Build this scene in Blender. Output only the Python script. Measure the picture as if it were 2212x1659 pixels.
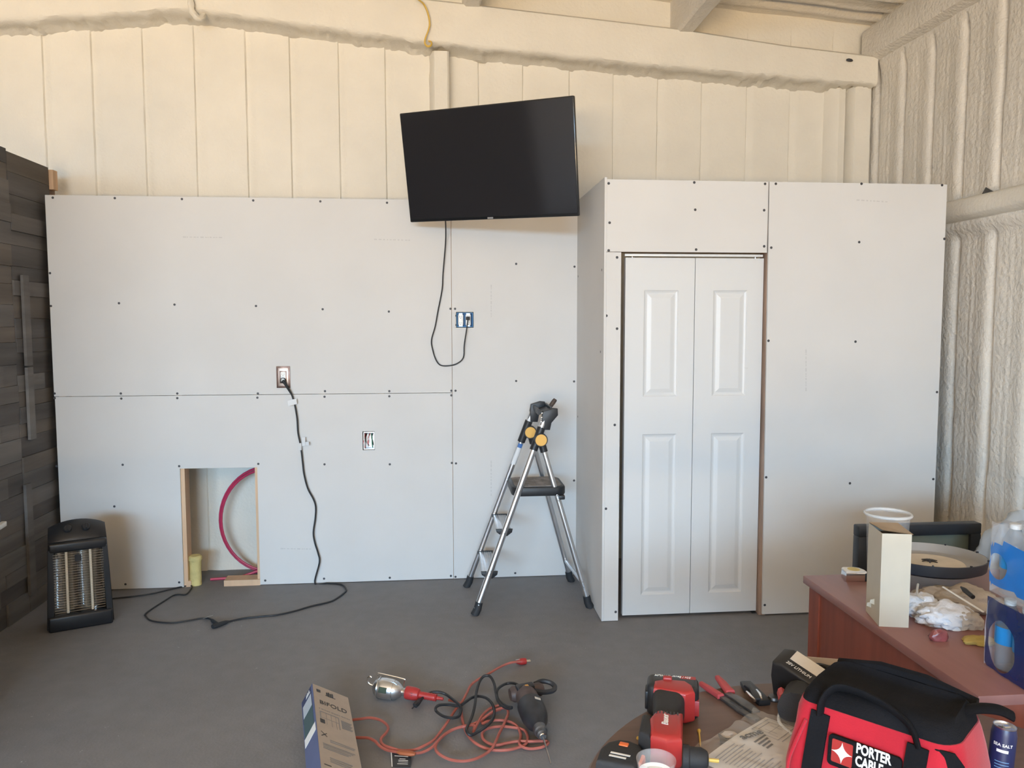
import bpy, bmesh, math, random
import numpy as np
from mathutils import Vector, Matrix, noise as mnoise

for o in list(bpy.data.objects):
    bpy.data.objects.remove(o)
SC = bpy.context.scene
COL = SC.collection
random.seed(7)
R_ = math.radians

# ------------------------------------------------------------------ camera
FPX, YAW, PIT, ROL, EYE = 1710.475, 0.094395, 0.0770249, -0.0015845, 1.67222
_cy, _sy = math.cos(YAW), math.sin(YAW)
CF = Vector((_sy * math.cos(PIT), _cy * math.cos(PIT), -math.sin(PIT)))
_r0 = Vector((_cy, -_sy, 0)); _u0 = _r0.cross(CF)
CR = _r0 * math.cos(ROL) + _u0 * math.sin(ROL)
CU = -_r0 * math.sin(ROL) + _u0 * math.cos(ROL)
CC = Vector((0, 0, EYE))
cam_d = bpy.data.cameras.new('camera'); cam = bpy.data.objects.new('camera', cam_d); COL.objects.link(cam)
cam_d.sensor_fit = 'HORIZONTAL'; cam_d.sensor_width = 36.0; cam_d.lens = FPX / 2212 * 36.0
cam_d.clip_start = 0.05; cam_d.clip_end = 200
M = Matrix((CR, CU, -CF)).transposed().to_4x4(); M.translation = CC
cam.matrix_world = M
SC.camera = cam

# ------------------------------------------------------------------ world, daylight, exposure
SC.view_settings.view_transform = 'Standard'
SC.view_settings.look = 'None'
SC.view_settings.gamma = 1.0
SC.view_settings.use_curve_mapping = False
SC.view_settings.exposure = 0.0
w = bpy.data.worlds.new('world'); SC.world = w; w.use_nodes = True
_bg = w.node_tree.nodes['Background']; _bg.inputs[0].default_value = (.55, .72, 1.0, 1); _bg.inputs[1].default_value = 1.0

def area_light(name, loc, target, sx, sy, power, color):
    d = bpy.data.lights.new(name, 'AREA'); d.shape = 'RECTANGLE'; d.size = sx; d.size_y = sy
    d.energy = power; d.color = color
    o = bpy.data.objects.new(name, d); COL.objects.link(o); o.location = loc
    dv = Vector(target) - Vector(loc)
    o.rotation_euler = dv.to_track_quat('-Z', 'Y').to_euler()
    return o
# the big roll-up doorway behind the photographer: open sky above, sunlit ground below
area_light('sky_beyond_doorway', (-2.1, -12.0, 5.2), (-2.1, 0.0, 4.9), 11.0, 5.6, 10500, (.43, .715, 1.0))
area_light('sunlit_yard', (-2.1, -10.6, 0.02), (-2.1, -10.6, 5.0), 9.0, 6.6, 8500, (1.0, .69, .345))

# ------------------------------------------------------------------ picking points on known planes
def _ray(u, v): return CF + CR * ((u - 1106) / FPX) - CU * ((v - 829.5) / FPX)
def atz(u, v, z): d = _ray(u, v); return CC + d * ((z - EYE) / d.z)
def aty(u, v, y): d = _ray(u, v); return CC + d * (y / d.y)
def atx(u, v, x): d = _ray(u, v); return CC + d * (x / d.x)

# ------------------------------------------------------------------ materials
MATS = {}
def _new(name):
    m = bpy.data.materials.new(name); m.use_nodes = True; nt = m.node_tree
    return m, nt, nt.nodes['Principled BSDF']
def mat(name, col, rough=.55, metal=0.0, var=0.0, vscale=6.0, bump=0.0, bscale=60.0, stretch=None, spec=.5, coat=0.0, col2=None, sheen=0.0):
    if name in MATS: return MATS[name]
    m, nt, b = _new(name); N, L = nt.nodes, nt.links
    b.inputs['Roughness'].default_value = rough; b.inputs['Metallic'].default_value = metal
    b.inputs['Specular IOR Level'].default_value = spec
    if coat: b.inputs['Coat Weight'].default_value = coat
    if sheen: b.inputs['Sheen Weight'].default_value = sheen
    tc = N.new('ShaderNodeTexCoord'); mp = N.new('ShaderNodeMapping'); L.new(tc.outputs['Object'], mp.inputs[0])
    if stretch: mp.inputs['Scale'].default_value = stretch
    if var or col2:
        n = N.new('ShaderNodeTexNoise'); n.inputs['Scale'].default_value = vscale; n.inputs['Detail'].default_value = 6
        L.new(mp.outputs[0], n.inputs['Vector'])
        r = N.new('ShaderNodeValToRGB')
        a = tuple(max(0, c * (1 - var)) for c in col); c2 = col2 or tuple(min(1, c * (1 + var)) for c in col)
        r.color_ramp.elements[0].position = .32; r.color_ramp.elements[0].color = (*a, 1)
        r.color_ramp.elements[1].position = .68; r.color_ramp.elements[1].color = (*c2, 1)
        L.new(n.outputs[0], r.inputs[0]); L.new(r.outputs[0], b.inputs['Base Color'])
    else:
        b.inputs['Base Color'].default_value = (*col, 1)
    if bump:
        n2 = N.new('ShaderNodeTexNoise'); n2.inputs['Scale'].default_value = bscale; n2.inputs['Detail'].default_value = 4
        L.new(mp.outputs[0], n2.inputs['Vector'])
        bp = N.new('ShaderNodeBump'); bp.inputs['Strength'].default_value = bump; bp.inputs['Distance'].default_value = .01
        L.new(n2.outputs[0], bp.inputs['Height']); L.new(bp.outputs[0], b.inputs['Normal'])
    MATS[name] = m; return m
def film(name, col, opacity=.25, rough=.12):
    """thin clear plastic: see-through sheet with a sheen"""
    if name in MATS: return MATS[name]
    m, nt, b = _new(name); N, L = nt.nodes, nt.links
    b.inputs['Base Color'].default_value = (*col, 1); b.inputs['Roughness'].default_value = rough
    t = N.new('ShaderNodeBsdfTransparent'); mx = N.new('ShaderNodeMixShader'); mx.inputs[0].default_value = opacity
    L.new(t.outputs[0], mx.inputs[1]); L.new(b.outputs[0], mx.inputs[2]); L.new(mx.outputs[0], N['Material Output'].inputs[0])
    MATS[name] = m; return m

mat('drywall', (.66, .648, .632), .85, var=.02, vscale=3, bump=.02, bscale=250)
mat('drywall_edge', (.80, .78, .74), .9)
mat('screw', (.05, .05, .055), .5)
mat('faint_print', (.56, .55, .54), .9)
mat('foam', (.76, .72, .635), .62, var=.03, vscale=4, bump=.35, bscale=55, spec=.35)
mat('foam_rough', (.79, .75, .68), .55, var=.04, vscale=5, bump=.9, bscale=42, spec=.5)
mat('white_paint', (.67, .675, .675), .38, var=.01, vscale=2)
mat('wall_plain', (.70, .72, .75), .8, var=.03)
mat('white_plastic', (.84, .84, .82), .35)
mat('pine', (.66, .45, .29), .7, var=.16, vscale=9, stretch=(1, 1, .12), bump=.05)
mat('old_stud', (.33, .22, .16), .8, var=.3, vscale=10, stretch=(1, 1, .15))
mat('black_plastic', (.018, .019, .022), .45, var=.2, vscale=8)
mat('black_rubber', (.022, .023, .026), .7, bump=.1, bscale=300)
mat('black_gloss', (.012, .013, .015), .22)
mat('screen', (.020, .020, .023), .1, spec=.35)
mat('aluminium', (.72, .73, .75), .33, metal=1.0, var=.05, vscale=30, stretch=(1, 1, .1))
mat('chrome', (.80, .80, .80), .14, metal=1.0)
mat('steel', (.55, .55, .56), .35, metal=1.0, var=.12, vscale=20)
mat('dark_steel', (.16, .16, .165), .45, metal=.8, var=.25, vscale=25)
mat('orange_disc', (.83, .47, .11), .55)
mat('red_plastic', (.40, .03, .028), .42, var=.05)
mat('red_dull', (.50, .07, .075), .55)
mat('orange_cord', (.42, .115, .085), .5, var=.12, vscale=14)
mat('orange_plastic', (.80, .17, .04), .45)
mat('black_cord', (.02, .02, .022), .55)
mat('white_print', (.82, .82, .80), .6)
mat('grey_print', (.30, .30, .31), .6)
mat('dark_print', (.045, .045, .05), .6)
mat('paper', (.66, .63, .58), .85, var=.03, vscale=30)
# ------------------------------------------------------------------ mesh helpers
class MB:
    def __init__(s): s.v = []; s.f = []
    def add(s, vs, fs, M=None):
        n = len(s.v)
        for p in vs:
            p = Vector(p)
            s.v.append(M @ p if M is not None else p)
        s.f += [tuple(i + n for i in f) for f in fs]
        return s
    def box(s, x0, x1, y0, y1, z0, z1, M=None):
        return s.add([(x0, y0, z0), (x1, y0, z0), (x1, y1, z0), (x0, y1, z0), (x0, y0, z1), (x1, y0, z1), (x1, y1, z1), (x0, y1, z1)],
                     [(3, 2, 1, 0), (4, 5, 6, 7), (0, 1, 5, 4), (1, 2, 6, 5), (2, 3, 7, 6), (3, 0, 4, 7)], M)
    def rbox(s, x0, x1, y0, y1, z0, z1, r=.005, seg=2, M=None):
        bm = bmesh.new(); bmesh.ops.create_cube(bm, size=1)
        for v in bm.verts:
            v.co = Vector(((x0 + x1) / 2 + v.co.x * (x1 - x0), (y0 + y1) / 2 + v.co.y * (y1 - y0), (z0 + z1) / 2 + v.co.z * (z1 - z0)))
        r = min(r, .49 * min(x1 - x0, y1 - y0, z1 - z0))
        bmesh.ops.bevel(bm, geom=list(bm.edges), offset=r, segments=seg, affect='EDGES', profile=.5)
        bm.verts.index_update()
        s.add([v.co.copy() for v in bm.verts], [tuple(v.index for v in f.verts) for f in bm.faces], M); bm.free(); return s
    def prism(s, poly, z0, z1, M=None, r=0.0, seg=2):
        """polygon in the local xy plane (counter-clockwise), extruded along local z, rims rounded by r"""
        bm = bmesh.new()
        vs = [bm.verts.new((p[0], p[1], z0)) for p in poly]; f = bm.faces.new(vs)
        ex = bmesh.ops.extrude_face_region(bm, geom=[f]); up = [e for e in ex['geom'] if isinstance(e, bmesh.types.BMVert)]
        for v in up: v.co.z = z1
        bmesh.ops.recalc_face_normals(bm, faces=bm.faces)
        if r:
            ed = [e for e in bm.edges if abs(e.verts[0].co.z - e.verts[1].co.z) < 1e-7]
            bmesh.ops.bevel(bm, geom=ed, offset=r, segments=seg, affect='EDGES', profile=.5)
        bm.verts.index_update()
        s.add([v.co.copy() for v in bm.verts], [tuple(v.index for v in f.verts) for f in bm.faces], M); bm.free(); return s
    def tube(s, pts, r, n=8, M=None, closed=False, cap=True, sy=1.0):
        pts = [Vector(p) for p in pts]; m = len(pts)
        rr = r if isinstance(r, (list, tuple)) else [r] * m
        base = len(s.v); up = None
        for i, p in enumerate(pts):
            a = pts[(i - 1) % m] if (closed or i > 0) else p; b = pts[(i + 1) % m] if (closed or i < m - 1) else p
            t = (b - a); t = t.normalized() if t.length > 1e-9 else Vector((0, 0, 1))
            if up is None:
                up = Vector((0, 0, 1)) if abs(t.z) < .9 else Vector((1, 0, 0))
            side = t.cross(up)
            if side.length < 1e-6: side = t.orthogonal()
            side.normalize(); up2 = side.cross(t).normalized(); up = up2
            for k in range(n):
                a_ = 2 * math.pi * k / n
                q = p + side * (math.cos(a_) * rr[i]) + up2 * (math.sin(a_) * rr[i] * sy)
                s.v.append(M @ q if M is not None else q)
        for i in range(m if closed else m - 1):
            j = (i + 1) % m
            for k in range(n):
                k2 = (k + 1) % n
                s.f.append((base + i * n + k, base + j * n + k, base + j * n + k2, base + i * n + k2))
        if cap and not closed:
            s.f.append(tuple(base + k for k in range(n)))
            s.f.append(tuple(base + (m - 1) * n + k for k in reversed(range(n))))
        return s
    def lathe(s, prof, n=24, M=None, a0=0.0, a1=2 * math.pi):
        """profile of (radius, height) turned about local z"""
        full = abs(a1 - a0 - 2 * math.pi) < 1e-6; base = len(s.v); cols = n if full else n + 1
        for (r, z) in prof:
            for k in range(cols):
                a = a0 + (a1 - a0) * k / n; q = Vector((max(r, 1e-5) * math.cos(a), max(r, 1e-5) * math.sin(a), z))
                s.v.append(M @ q if M is not None else q)
        for i in range(len(prof) - 1):
            for k in range(n):
                k2 = (k + 1) % cols
                s.f.append((base + i * cols + k, base + i * cols + k2, base + (i + 1) * cols + k2, base + (i + 1) * cols + k))
        return s
    def build(s, name, material, parent=None, world=False, smooth=True, ang=35, fixn=True):
        me = bpy.data.meshes.new(name)
        vs = s.v; off = None
        if parent is None:
            xs = [p.x for p in vs]; ys = [p.y for p in vs]; zs = [p.z for p in vs]
            off = Vector(((min(xs) + max(xs)) / 2, (min(ys) + max(ys)) / 2, min(zs)))
            vs = [p - off for p in vs]
        me.from_pydata([tuple(p) for p in vs], [], s.f)
        if fixn:
            bm = bmesh.new(); bm.from_mesh(me); bmesh.ops.recalc_face_normals(bm, faces=bm.faces); bm.to_mesh(me); bm.free()
        if smooth:
            me.polygons.foreach_set('use_smooth', [True] * len(me.polygons)); me.set_sharp_from_angle(angle=R_(ang))
        me.materials.append(MATS[material] if isinstance(material, str) else material)
        me.update()
        o = bpy.data.objects.new(name, me); COL.objects.link(o)
        if parent is not None:
            o.parent = parent
            if world and parent.parent is None: o.matrix_parent_inverse = parent.matrix_basis.inverted()
        else: o.location = off
        return o

def thing(name, label, cat, loc=(0, 0, 0), rot=None, group=None):
    o = bpy.data.objects.new(name, None); COL.objects.link(o); o.empty_display_size = .05
    if rot is None: o.matrix_basis = Matrix.Translation(loc)
    else: o.matrix_basis = Matrix.Translation(loc) @ rot.to_4x4()
    o['label'] = label; o['category'] = cat
    if group: o['group'] = group
    return o
def tag(o, label, cat, group=None):
    o['label'] = label; o['category'] = cat
    if group: o['group'] = group
    return o
def struct(o, label=None):
    o['kind'] = 'structure'
    if label: o['label'] = label
    return o
def copy_part(o, parent, M=None):
    c = o.copy(); COL.objects.link(c); c.parent = parent
    if M is not None: c.matrix_basis = M
    return c
def rotz(a): return Matrix.Rotation(a, 4, 'Z')
def frame(origin, x, y, z):
    m = Matrix((Vector(x), Vector(y), Vector(z))).transposed().to_4x4(); m.translation = Vector(origin); return m
def smooth_path(pts, n=6, closed=False):
    pts = [Vector(p) for p in pts]; out = []; m = len(pts)
    for i in range(m if closed else m - 1):
        p0 = pts[(i - 1) % m] if (closed or i > 0) else pts[i]; p1 = pts[i]; p2 = pts[(i + 1) % m]
        p3 = pts[(i + 2) % m] if (closed or i < m - 2) else p2
        for k in range(n):
            t = k / n
            out.append(.5 * ((2 * p1) + (p2 - p0) * t + (2 * p0 - 5 * p1 + 4 * p2 - p3) * t * t + (3 * p1 - p0 - 3 * p2 + p3) * t ** 3))
    if not closed: out.append(pts[-1])
    return out
def text_part(name, body, size, material, parent, M, world=True, align='CENTER', depth=.0004, sx=1.0, shear=0.0, bold=0.0):
    cu = bpy.data.curves.new(name, 'FONT'); cu.body = body; cu.size = size; cu.align_x = align; cu.align_y = 'CENTER'
    cu.extrude = depth; cu.shear = shear; cu.offset = bold; cu.resolution_u = 3; cu.space_line = .9
    t = bpy.data.objects.new(name + '_tmp', cu); COL.objects.link(t)
    me = bpy.data.meshes.new_from_object(t.evaluated_get(bpy.context.evaluated_depsgraph_get()))
    bpy.data.objects.remove(t)
    S = Matrix.Diagonal((sx, 1, 1, 1)); me.transform(M @ S); me.materials.clear(); me.materials.append(MATS[material])
    me.name = name
    o = bpy.data.objects.new(name, me); COL.objects.link(o); o.parent = parent
    if world and parent.parent is None: o.matrix_parent_inverse = parent.matrix_basis.inverted()
    return o
def grid_mesh(P):
    """P: array (n, m, 3) of points"""
    n, m, _ = P.shape; b = MB(); b.v = [Vector(p) for p in P.reshape(-1, 3).tolist()]
    b.f = [(i * m + j, (i + 1) * m + j, (i + 1) * m + j + 1, i * m + j + 1) for i in range(n - 1) for j in range(m - 1)]
    return b
def vnoise(x, y, seed=0):
    """smooth value noise on arrays"""
    def h(i, j): 
        s = np.sin(i * 127.1 + j * 311.7 + seed * 74.7) * 43758.5453
        return s - np.floor(s)
    xi, yi = np.floor(x), np.floor(y); fx, fy = x - xi, y - yi
    fx = fx * fx * (3 - 2 * fx); fy = fy * fy * (3 - 2 * fy)
    return (h(xi, yi) * (1 - fx) * (1 - fy) + h(xi + 1, yi) * fx * (1 - fy) + h(xi, yi + 1) * (1 - fx) * fy + h(xi + 1, yi + 1) * fx * fy) - .5
def sstep(a, b, x): t = np.clip((x - a) / (b - a), 0, 1); return t * t * (3 - 2 * t)
def crumple(c, s, seed, amp=.35, freq=3.0, sub=4, flat=True):
    """a heap of crumpled cloth: ridged folds on a squashed ball"""
    bm = bmesh.new(); bmesh.ops.create_icosphere(bm, subdivisions=sub, radius=1)
    o = Vector((seed * 3.7, seed * 1.9, seed * 5.3)); b = MB()
    for v in bm.verts:
        d = v.co.normalized(); wv = mnoise.noise_vector(d * freq * .6 + o) * .9
        n1 = 1 - abs(mnoise.noise(d * freq + wv + o)) * 2; n2 = 1 - abs(mnoise.noise(d * freq * 2.3 + wv + o * 2)) * 2
        lo = mnoise.noise(d * 1.3 + o)
        k = .78 + amp * (n1 * .55 + n2 * .28) + lo * .3
        p = d * k
        if flat and p.z < -.45: p.z = -.45 + (p.z + .45) * .04
        v.co = Vector((c[0] + p.x * s[0], c[1] + p.y * s[1], c[2] + (p.z + .47) * s[2]))
    bm.verts.index_update(); b.v = [v.co.copy() for v in bm.verts]; b.f = [tuple(v.index for v in f.verts) for f in bm.faces]; bm.free(); return b
# ================================================================== THE SETTING
D, YC, XC, XR, W, XW = 5.085, 4.257, .905, 2.853, 5.48, 3.05
ZT = 2.445

def floor_material():
    m, nt, b = _new('concrete'); N, L = nt.nodes, nt.links
    tc = N.new('ShaderNodeTexCoord')
    def nz(scale, detail, dist=0.0):
        n = N.new('ShaderNodeTexNoise'); n.inputs['Scale'].default_value = scale; n.inputs['Detail'].default_value = detail
        n.inputs['Distortion'].default_value = dist; L.new(tc.outputs['Object'], n.inputs['Vector']); return n
    def ramp(src, p0, c0, p1, c1):
        r = N.new('ShaderNodeValToRGB'); r.color_ramp.elements[0].position = p0; r.color_ramp.elements[0].color = (*c0, 1)
        r.color_ramp.elements[1].position = p1; r.color_ramp.elements[1].color = (*c1, 1); L.new(src, r.inputs[0]); return r
    def mixc(kind, fac, a, bb):
        x = N.new('ShaderNodeMix'); x.data_type = 'RGBA'; x.blend_type = kind
        if isinstance(fac, float): x.inputs[0].default_value = fac
        else: L.new(fac, x.inputs[0])
        L.new(a, x.inputs[6])
        if isinstance(bb, tuple): x.inputs[7].default_value = (*bb, 1)
        else: L.new(bb, x.inputs[7])
        return x.outputs[2]
    r1 = ramp(nz(.9, 5, .6).outputs[0], .3, (.198, .194, .200), .72, (.232, .228, .236))
    r2 = ramp(nz(14, 8).outputs[0], .3, (.94, .94, .94), .75, (1.05, 1.05, 1.05))
    c = mixc('MULTIPLY', 1.0, r1.outputs[0], r2.outputs[0])
    sp = ramp(nz(55, 2, 1.0).outputs[0], .735, (0, 0, 0), .76, (1, 1, 1))           # plaster crumbs and paint flecks
    sp2 = ramp(nz(1.6, 3).outputs[0], .5, (0, 0, 0), .62, (1, 1, 1))
    fm = N.new('ShaderNodeMath'); fm.operation = 'MULTIPLY'; L.new(sp.outputs[0], fm.inputs[0]); L.new(sp2.outputs[0], fm.inputs[1])
    fm2 = N.new('ShaderNodeMath'); fm2.operation = 'MULTIPLY'; L.new(fm.outputs[0], fm2.inputs[0]); fm2.inputs[1].default_value = .6
    c = mixc('MIX', fm2.outputs[0], c, (.62, .61, .60))
    L.new(c, b.inputs['Base Color']); b.inputs['Roughness'].default_value = .62; b.inputs['Specular IOR Level'].default_value = .35
    bp = N.new('ShaderNodeBump'); bp.inputs['Strength'].default_value = .12; bp.inputs['Distance'].default_value = .01
    L.new(nz(90, 3).outputs[0], bp.inputs['Height']); L.new(bp.outputs[0], b.inputs['Normal'])
    MATS['concrete'] = m
floor_material()
struct(MB().box(-6.3, 3.3, -7.1, 5.7, -.12, 0).build('floor', 'concrete', smooth=False))

# ---- sprayed-foam end wall with shallow panel grooves
RIBS = [-5.9 + .3085 * k for k in range(10)] + [-2.805, -2.499, -2.199, -1.88, -1.558, -1.232, -.948, -.63, -.324, .0, .298, .598, .917, 1.223, 1.533, 1.846, 2.169, 2.482, 2.788]
def groove(s, A, L):
    """s: distance past the crease. sharp drop at 0, slow return over L"""
    return np.where(s < 0, -A * sstep(-.007, 0, s), -A * (1 - sstep(0, L, s)))
def zroof(X): return np.where(X > -1.5, 3.75 + .075 * (3.05 - X), 3.75 + .075 * (4.55 - 1.5 * 0 + (X + 1.5)))
xs = np.unique(np.concatenate([np.arange(-6.3, -2.9, .1), np.arange(-2.9, 3.12, .011)] + [np.array([r - .0071, r - .001, r + .001]) for r in RIBS]))
zs = np.concatenate([np.arange(0, 2.2, .11), np.arange(2.2, 4.2, .05)])
X, Z = np.meshgrid(xs, zs, indexing='ij')
d = np.zeros_like(X)
rs = np.random.RandomState(3)
for r in RIBS:
    A = .010 + .008 * rs.rand(); Lr = .05 + .035 * rs.rand()
    wob = .004 * vnoise(Z * 6, Z * 0 + r * 9, 2)
    d += groove(X - r - wob, A, Lr) * sstep(0, .25, 3.43 - Z + 0 * X + .3)
d += .010 * vnoise(X * 3, Z * 1.5, 1) + .005 * vnoise(X * 13, Z * 11, 4)
d -= .07 * sstep(2.845, 2.86, X) * sstep(2.905, 2.89, X) * sstep(3.36, 3.30, Z)
d += .05 * sstep(.12, 0, Z)                                   # foam fillet on the slab
P = np.stack([X, W - d, Z], -1)
struct(grid_mesh(P).build('wall_back', 'foam', ang=50), 'cream sprayed-foam end wall with vertical panel grooves')

# ---- right wall: deep grooves above and below a girt
ys = np.unique(np.concatenate([np.arange(-7.1, 2.6, .1), np.arange(2.6, 5.52, .011)] + [np.array([5.015 - .305 * k - .007, 5.015 - .305 * k - .001]) for k in range(9)]))
zs = np.concatenate([np.arange(0, 2.0, .06), np.arange(2.0, 3.8, .02)])
Y, Z = np.meshgrid(ys, zs, indexing='ij')
d = np.zeros_like(Y)
for k in range(-1, 40):
    yk = 5.015 - .305 * k
    up = sstep(2.36, 2.44, Z) * sstep(3.435, 3.40, Z + .05 * sstep(.02, .09, Y - yk)); lo = sstep(2.19, 2.14, Z)
    s = (Y - yk) + .006 * vnoise(Z * 4, Z * 0 + k * 3.1, 5)
    g = groove(s, .034, .060) + .006 * np.exp(-((s - .085) / .035) ** 2)
    g += -.0035 * np.exp(-((s - .17) / .008) ** 2) - .003 * np.exp(-((s - .215) / .008) ** 2)
    d += g * (up + lo)
d += .008 * vnoise(Y * 4, Z * 1.2, 6) + .003 * vnoise(Y * 17, Z * 7, 7) + .002 * vnoise(Y * 45, Z * 30, 8)
d += .05 * sstep(.10, 0, np.abs(Z - 2.24)) * sstep(2.15, 2.19, Z) + .02 * sstep(.2, .0, np.abs(Z - 3.5))
P = np.stack([XW - d, Y, Z], -1)
struct(grid_mesh(P).build('wall_right', 'foam_rough', ang=50), 'sprayed-foam side wall with deep vertical grooves')

# ---- roof underside, ribs running with the slope
ys = np.unique(np.concatenate([np.arange(-7.1, 3.0, .1525), np.arange(3.0, 5.56, .015)]))
d = np.zeros_like(ys)
for k in range(-1, 41):
    yk = 5.30 - .305 * k
    d += -.035 * np.exp(-(((ys - yk)) / .03) ** 2) + .012 * np.exp(-((ys - yk - .075) / .02) ** 2) + .012 * np.exp(-((ys - yk + .075) / .02) ** 2)
cx = np.concatenate([np.array([-6.3, -4.0]), np.linspace(-1.5, 3.12, 60)])
Xg, Yg = np.meshgrid(cx, ys, indexing='ij'); Dg = np.broadcast_to(d, Xg.shape)
P = np.stack([Xg, Yg, zroof(Xg) - Dg + .012 * vnoise(Xg * 5, Yg * 6, 9)], -1)
struct(grid_mesh(P).build('ceiling', 'foam_rough', ang=50), 'sprayed-foam roof underside with ribs')

def sheet_xz(b, x0, x1, z0, z1, y0, y1, holes=()):
    """board in the XZ plane, front at y0, back at y1, with rectangular holes"""
    gx = sorted({x0, x1, *[h[0] for h in holes], *[h[1] for h in holes]}); gz = sorted({z0, z1, *[h[2] for h in holes], *[h[3] for h in holes]})
    gx = [g for g in gx if x0 <= g <= x1]; gz = [g for g in gz if z0 <= g <= z1]
    bm = bmesh.new(); V = {}
    def vt(i, j):
        if (i, j) not in V: V[i, j] = bm.verts.new((gx[i], y0, gz[j]))
        return V[i, j]
    fs = []
    for i in range(len(gx) - 1):
        for j in range(len(gz) - 1):
            mx, mz = (gx[i] + gx[i + 1]) / 2, (gz[j] + gz[j + 1]) / 2
            if any(h[0] < mx < h[1] and h[2] < mz < h[3] for h in holes): continue
            fs.append(bm.faces.new([vt(i, j), vt(i + 1, j), vt(i + 1, j + 1), vt(i, j + 1)]))
    ex = bmesh.ops.extrude_face_region(bm, geom=fs)
    for g in ex['geom']:
        if isinstance(g, bmesh.types.BMVert): g.co.y = y1
    bmesh.ops.recalc_face_normals(bm, faces=bm.faces); bm.verts.index_update()
    b.add([v.co.copy() for v in bm.verts], [tuple(v.index for v in f.verts) for f in bm.faces]); bm.free(); return b

b = MB(); sheet_xz(b, -6.3, 3.3, 0, 4.3, -7.15, -7.0, [(-4.9, .55, -1, 3.05)])
struct(b.build('wall_rear', 'wall_plain', smooth=False), 'wall behind the viewer with the open doorway')
struct(MB().box(-6.4, -6.3, -7.1, 5.6, 0, 4.2).build('wall_far_left', 'wall_plain', smooth=False), 'far side wall of the building')

# ---- sprayed rafter, column, eave strut, purlins, girt
def sweep(stations, name, material, label, ang=40):
    """stations: list of closed point loops"""
    b = MB(); n = len(stations[0]); m = len(stations)
    for s in stations: b.v += [Vector(p) for p in s]
    for i in range(m - 1):
        for k in range(n): b.f.append((i * n + k, i * n + (k + 1) % n, (i + 1) * n + (k + 1) % n, (i + 1) * n + k))
    b.f.append(tuple(range(n))); b.f.append(tuple((m - 1) * n + k for k in reversed(range(n))))
    return struct(b.build(name, material, ang=ang), label)
bx, bz = [-6.2, -2.657, -1.56, -1.46, .006, 1.414, 3.02], [3.19, 3.53, 3.637, 3.632, 3.478, 3.381, 3.293]
tx, tz = [-6.2, -1.5, .187, 1.631, 2.368, 3.02], [3.55, 3.87, 3.745, 3.63, 3.545, 3.492]
st = []; rr = random.Random(5)
for xx in np.arange(-6.2, 3.02, .022):
    zb, zt = float(np.interp(xx, bx, bz)), float(np.interp(xx, tx, tz)); q = lambda a: rr.uniform(-a, a)
    bumpz = .010 * mnoise.noise(Vector((xx * 5, 0, 0))) + .008 * mnoise.noise(Vector((xx * 17, 3, 0)))
    st.append([(xx, 5.302 + q(.001), zb + .030), (xx, 5.308 + q(.003), zb + .010 + bumpz * .6), (xx, 5.325 + q(.004), zb - .002 + bumpz), (xx, 5.36, zb - .006 + bumpz + q(.009)), (xx, 5.40, zb - .006 + bumpz + q(.012)),
               (xx, 5.44, zb - .012 + bumpz + q(.012)), (xx, 5.475, zb - .025 + 2 * bumpz + q(.006)), (xx, 5.5, zb - .03), (xx, 5.5, zt + .01), (xx, 5.36, zt + .006), (xx, 5.318, zt - .004), (xx, 5.302, zt - .018)])
sweep(st, 'rafter_beam', 'foam', 'foam-coated rafter running along the end wall')
def column(x0, x1, y0, z1, name, label):
    sts = []
    for z in np.arange(0, z1, .05):
        q = .003 * mnoise.noise(Vector((x0 * 7, 1, z * 9)))
        sts.append([(x0 + q, y0 + .012, z), (x0 + .012 + q, y0, z), (x1 - .012 - q, y0, z), (x1 - q, y0 + .012, z), (x1 - q * 2, 5.5, z), (x0 - .03 + q * 3, 5.5, z), (x0 - .012 + q * 3, 5.44, z)])
    return sweep(sts, name, 'foam', label)
column(-.012, .096, 5.36, 3.50, 'column', 'foam-coated wall column behind the television')
column(2.888, 3.025, 5.37, 3.33, 'column', 'foam-coated column beside the right-hand corner')
sweep([[(2.862, 5.5, z), (2.866, 5.44, z), (2.85, 5.41, z), (2.80, 5.40, z), (2.745, 5.435, z), (2.72, 5.5, z)] for z in np.arange(0, 3.33, .1)], 'trim_1', 'foam', 'rounded foam bead left of the corner column')
sts = []
for yy in np.arange(-7.0, 5.42, .05):
    q = .006 * mnoise.noise(Vector((yy * 6, 2, 0)))
    sts.append([(3.08, yy, 3.455 + q), (3.02, yy, 3.462 + q), (2.965, yy, 3.485 + q), (2.955 + q, yy, 3.51), (2.955 + q, yy, 3.66), (2.97, yy, 3.685), (3.08, yy, 3.70)])
sweep(sts, 'eave_strut', 'foam_rough', 'foam-coated eave strut along the top of the side wall')
sts = []
for yy in np.arange(-7.0, 5.46, .05):
    q = .005 * mnoise.noise(Vector((yy * 5, 7, 0)))
    sts.append([(3.08, yy, 2.235 + q), (3.0, yy, 2.248 + q), (2.952, yy, 2.268), (2.942 + q, yy, 2.285), (2.942 + q, yy, 2.35), (2.955, yy, 2.366), (3.0, yy, 2.375 + q), (3.08, yy, 2.40)])
sweep(sts, 'wall_girt', 'foam', 'foam-coated girt crossing the side wall')
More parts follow.
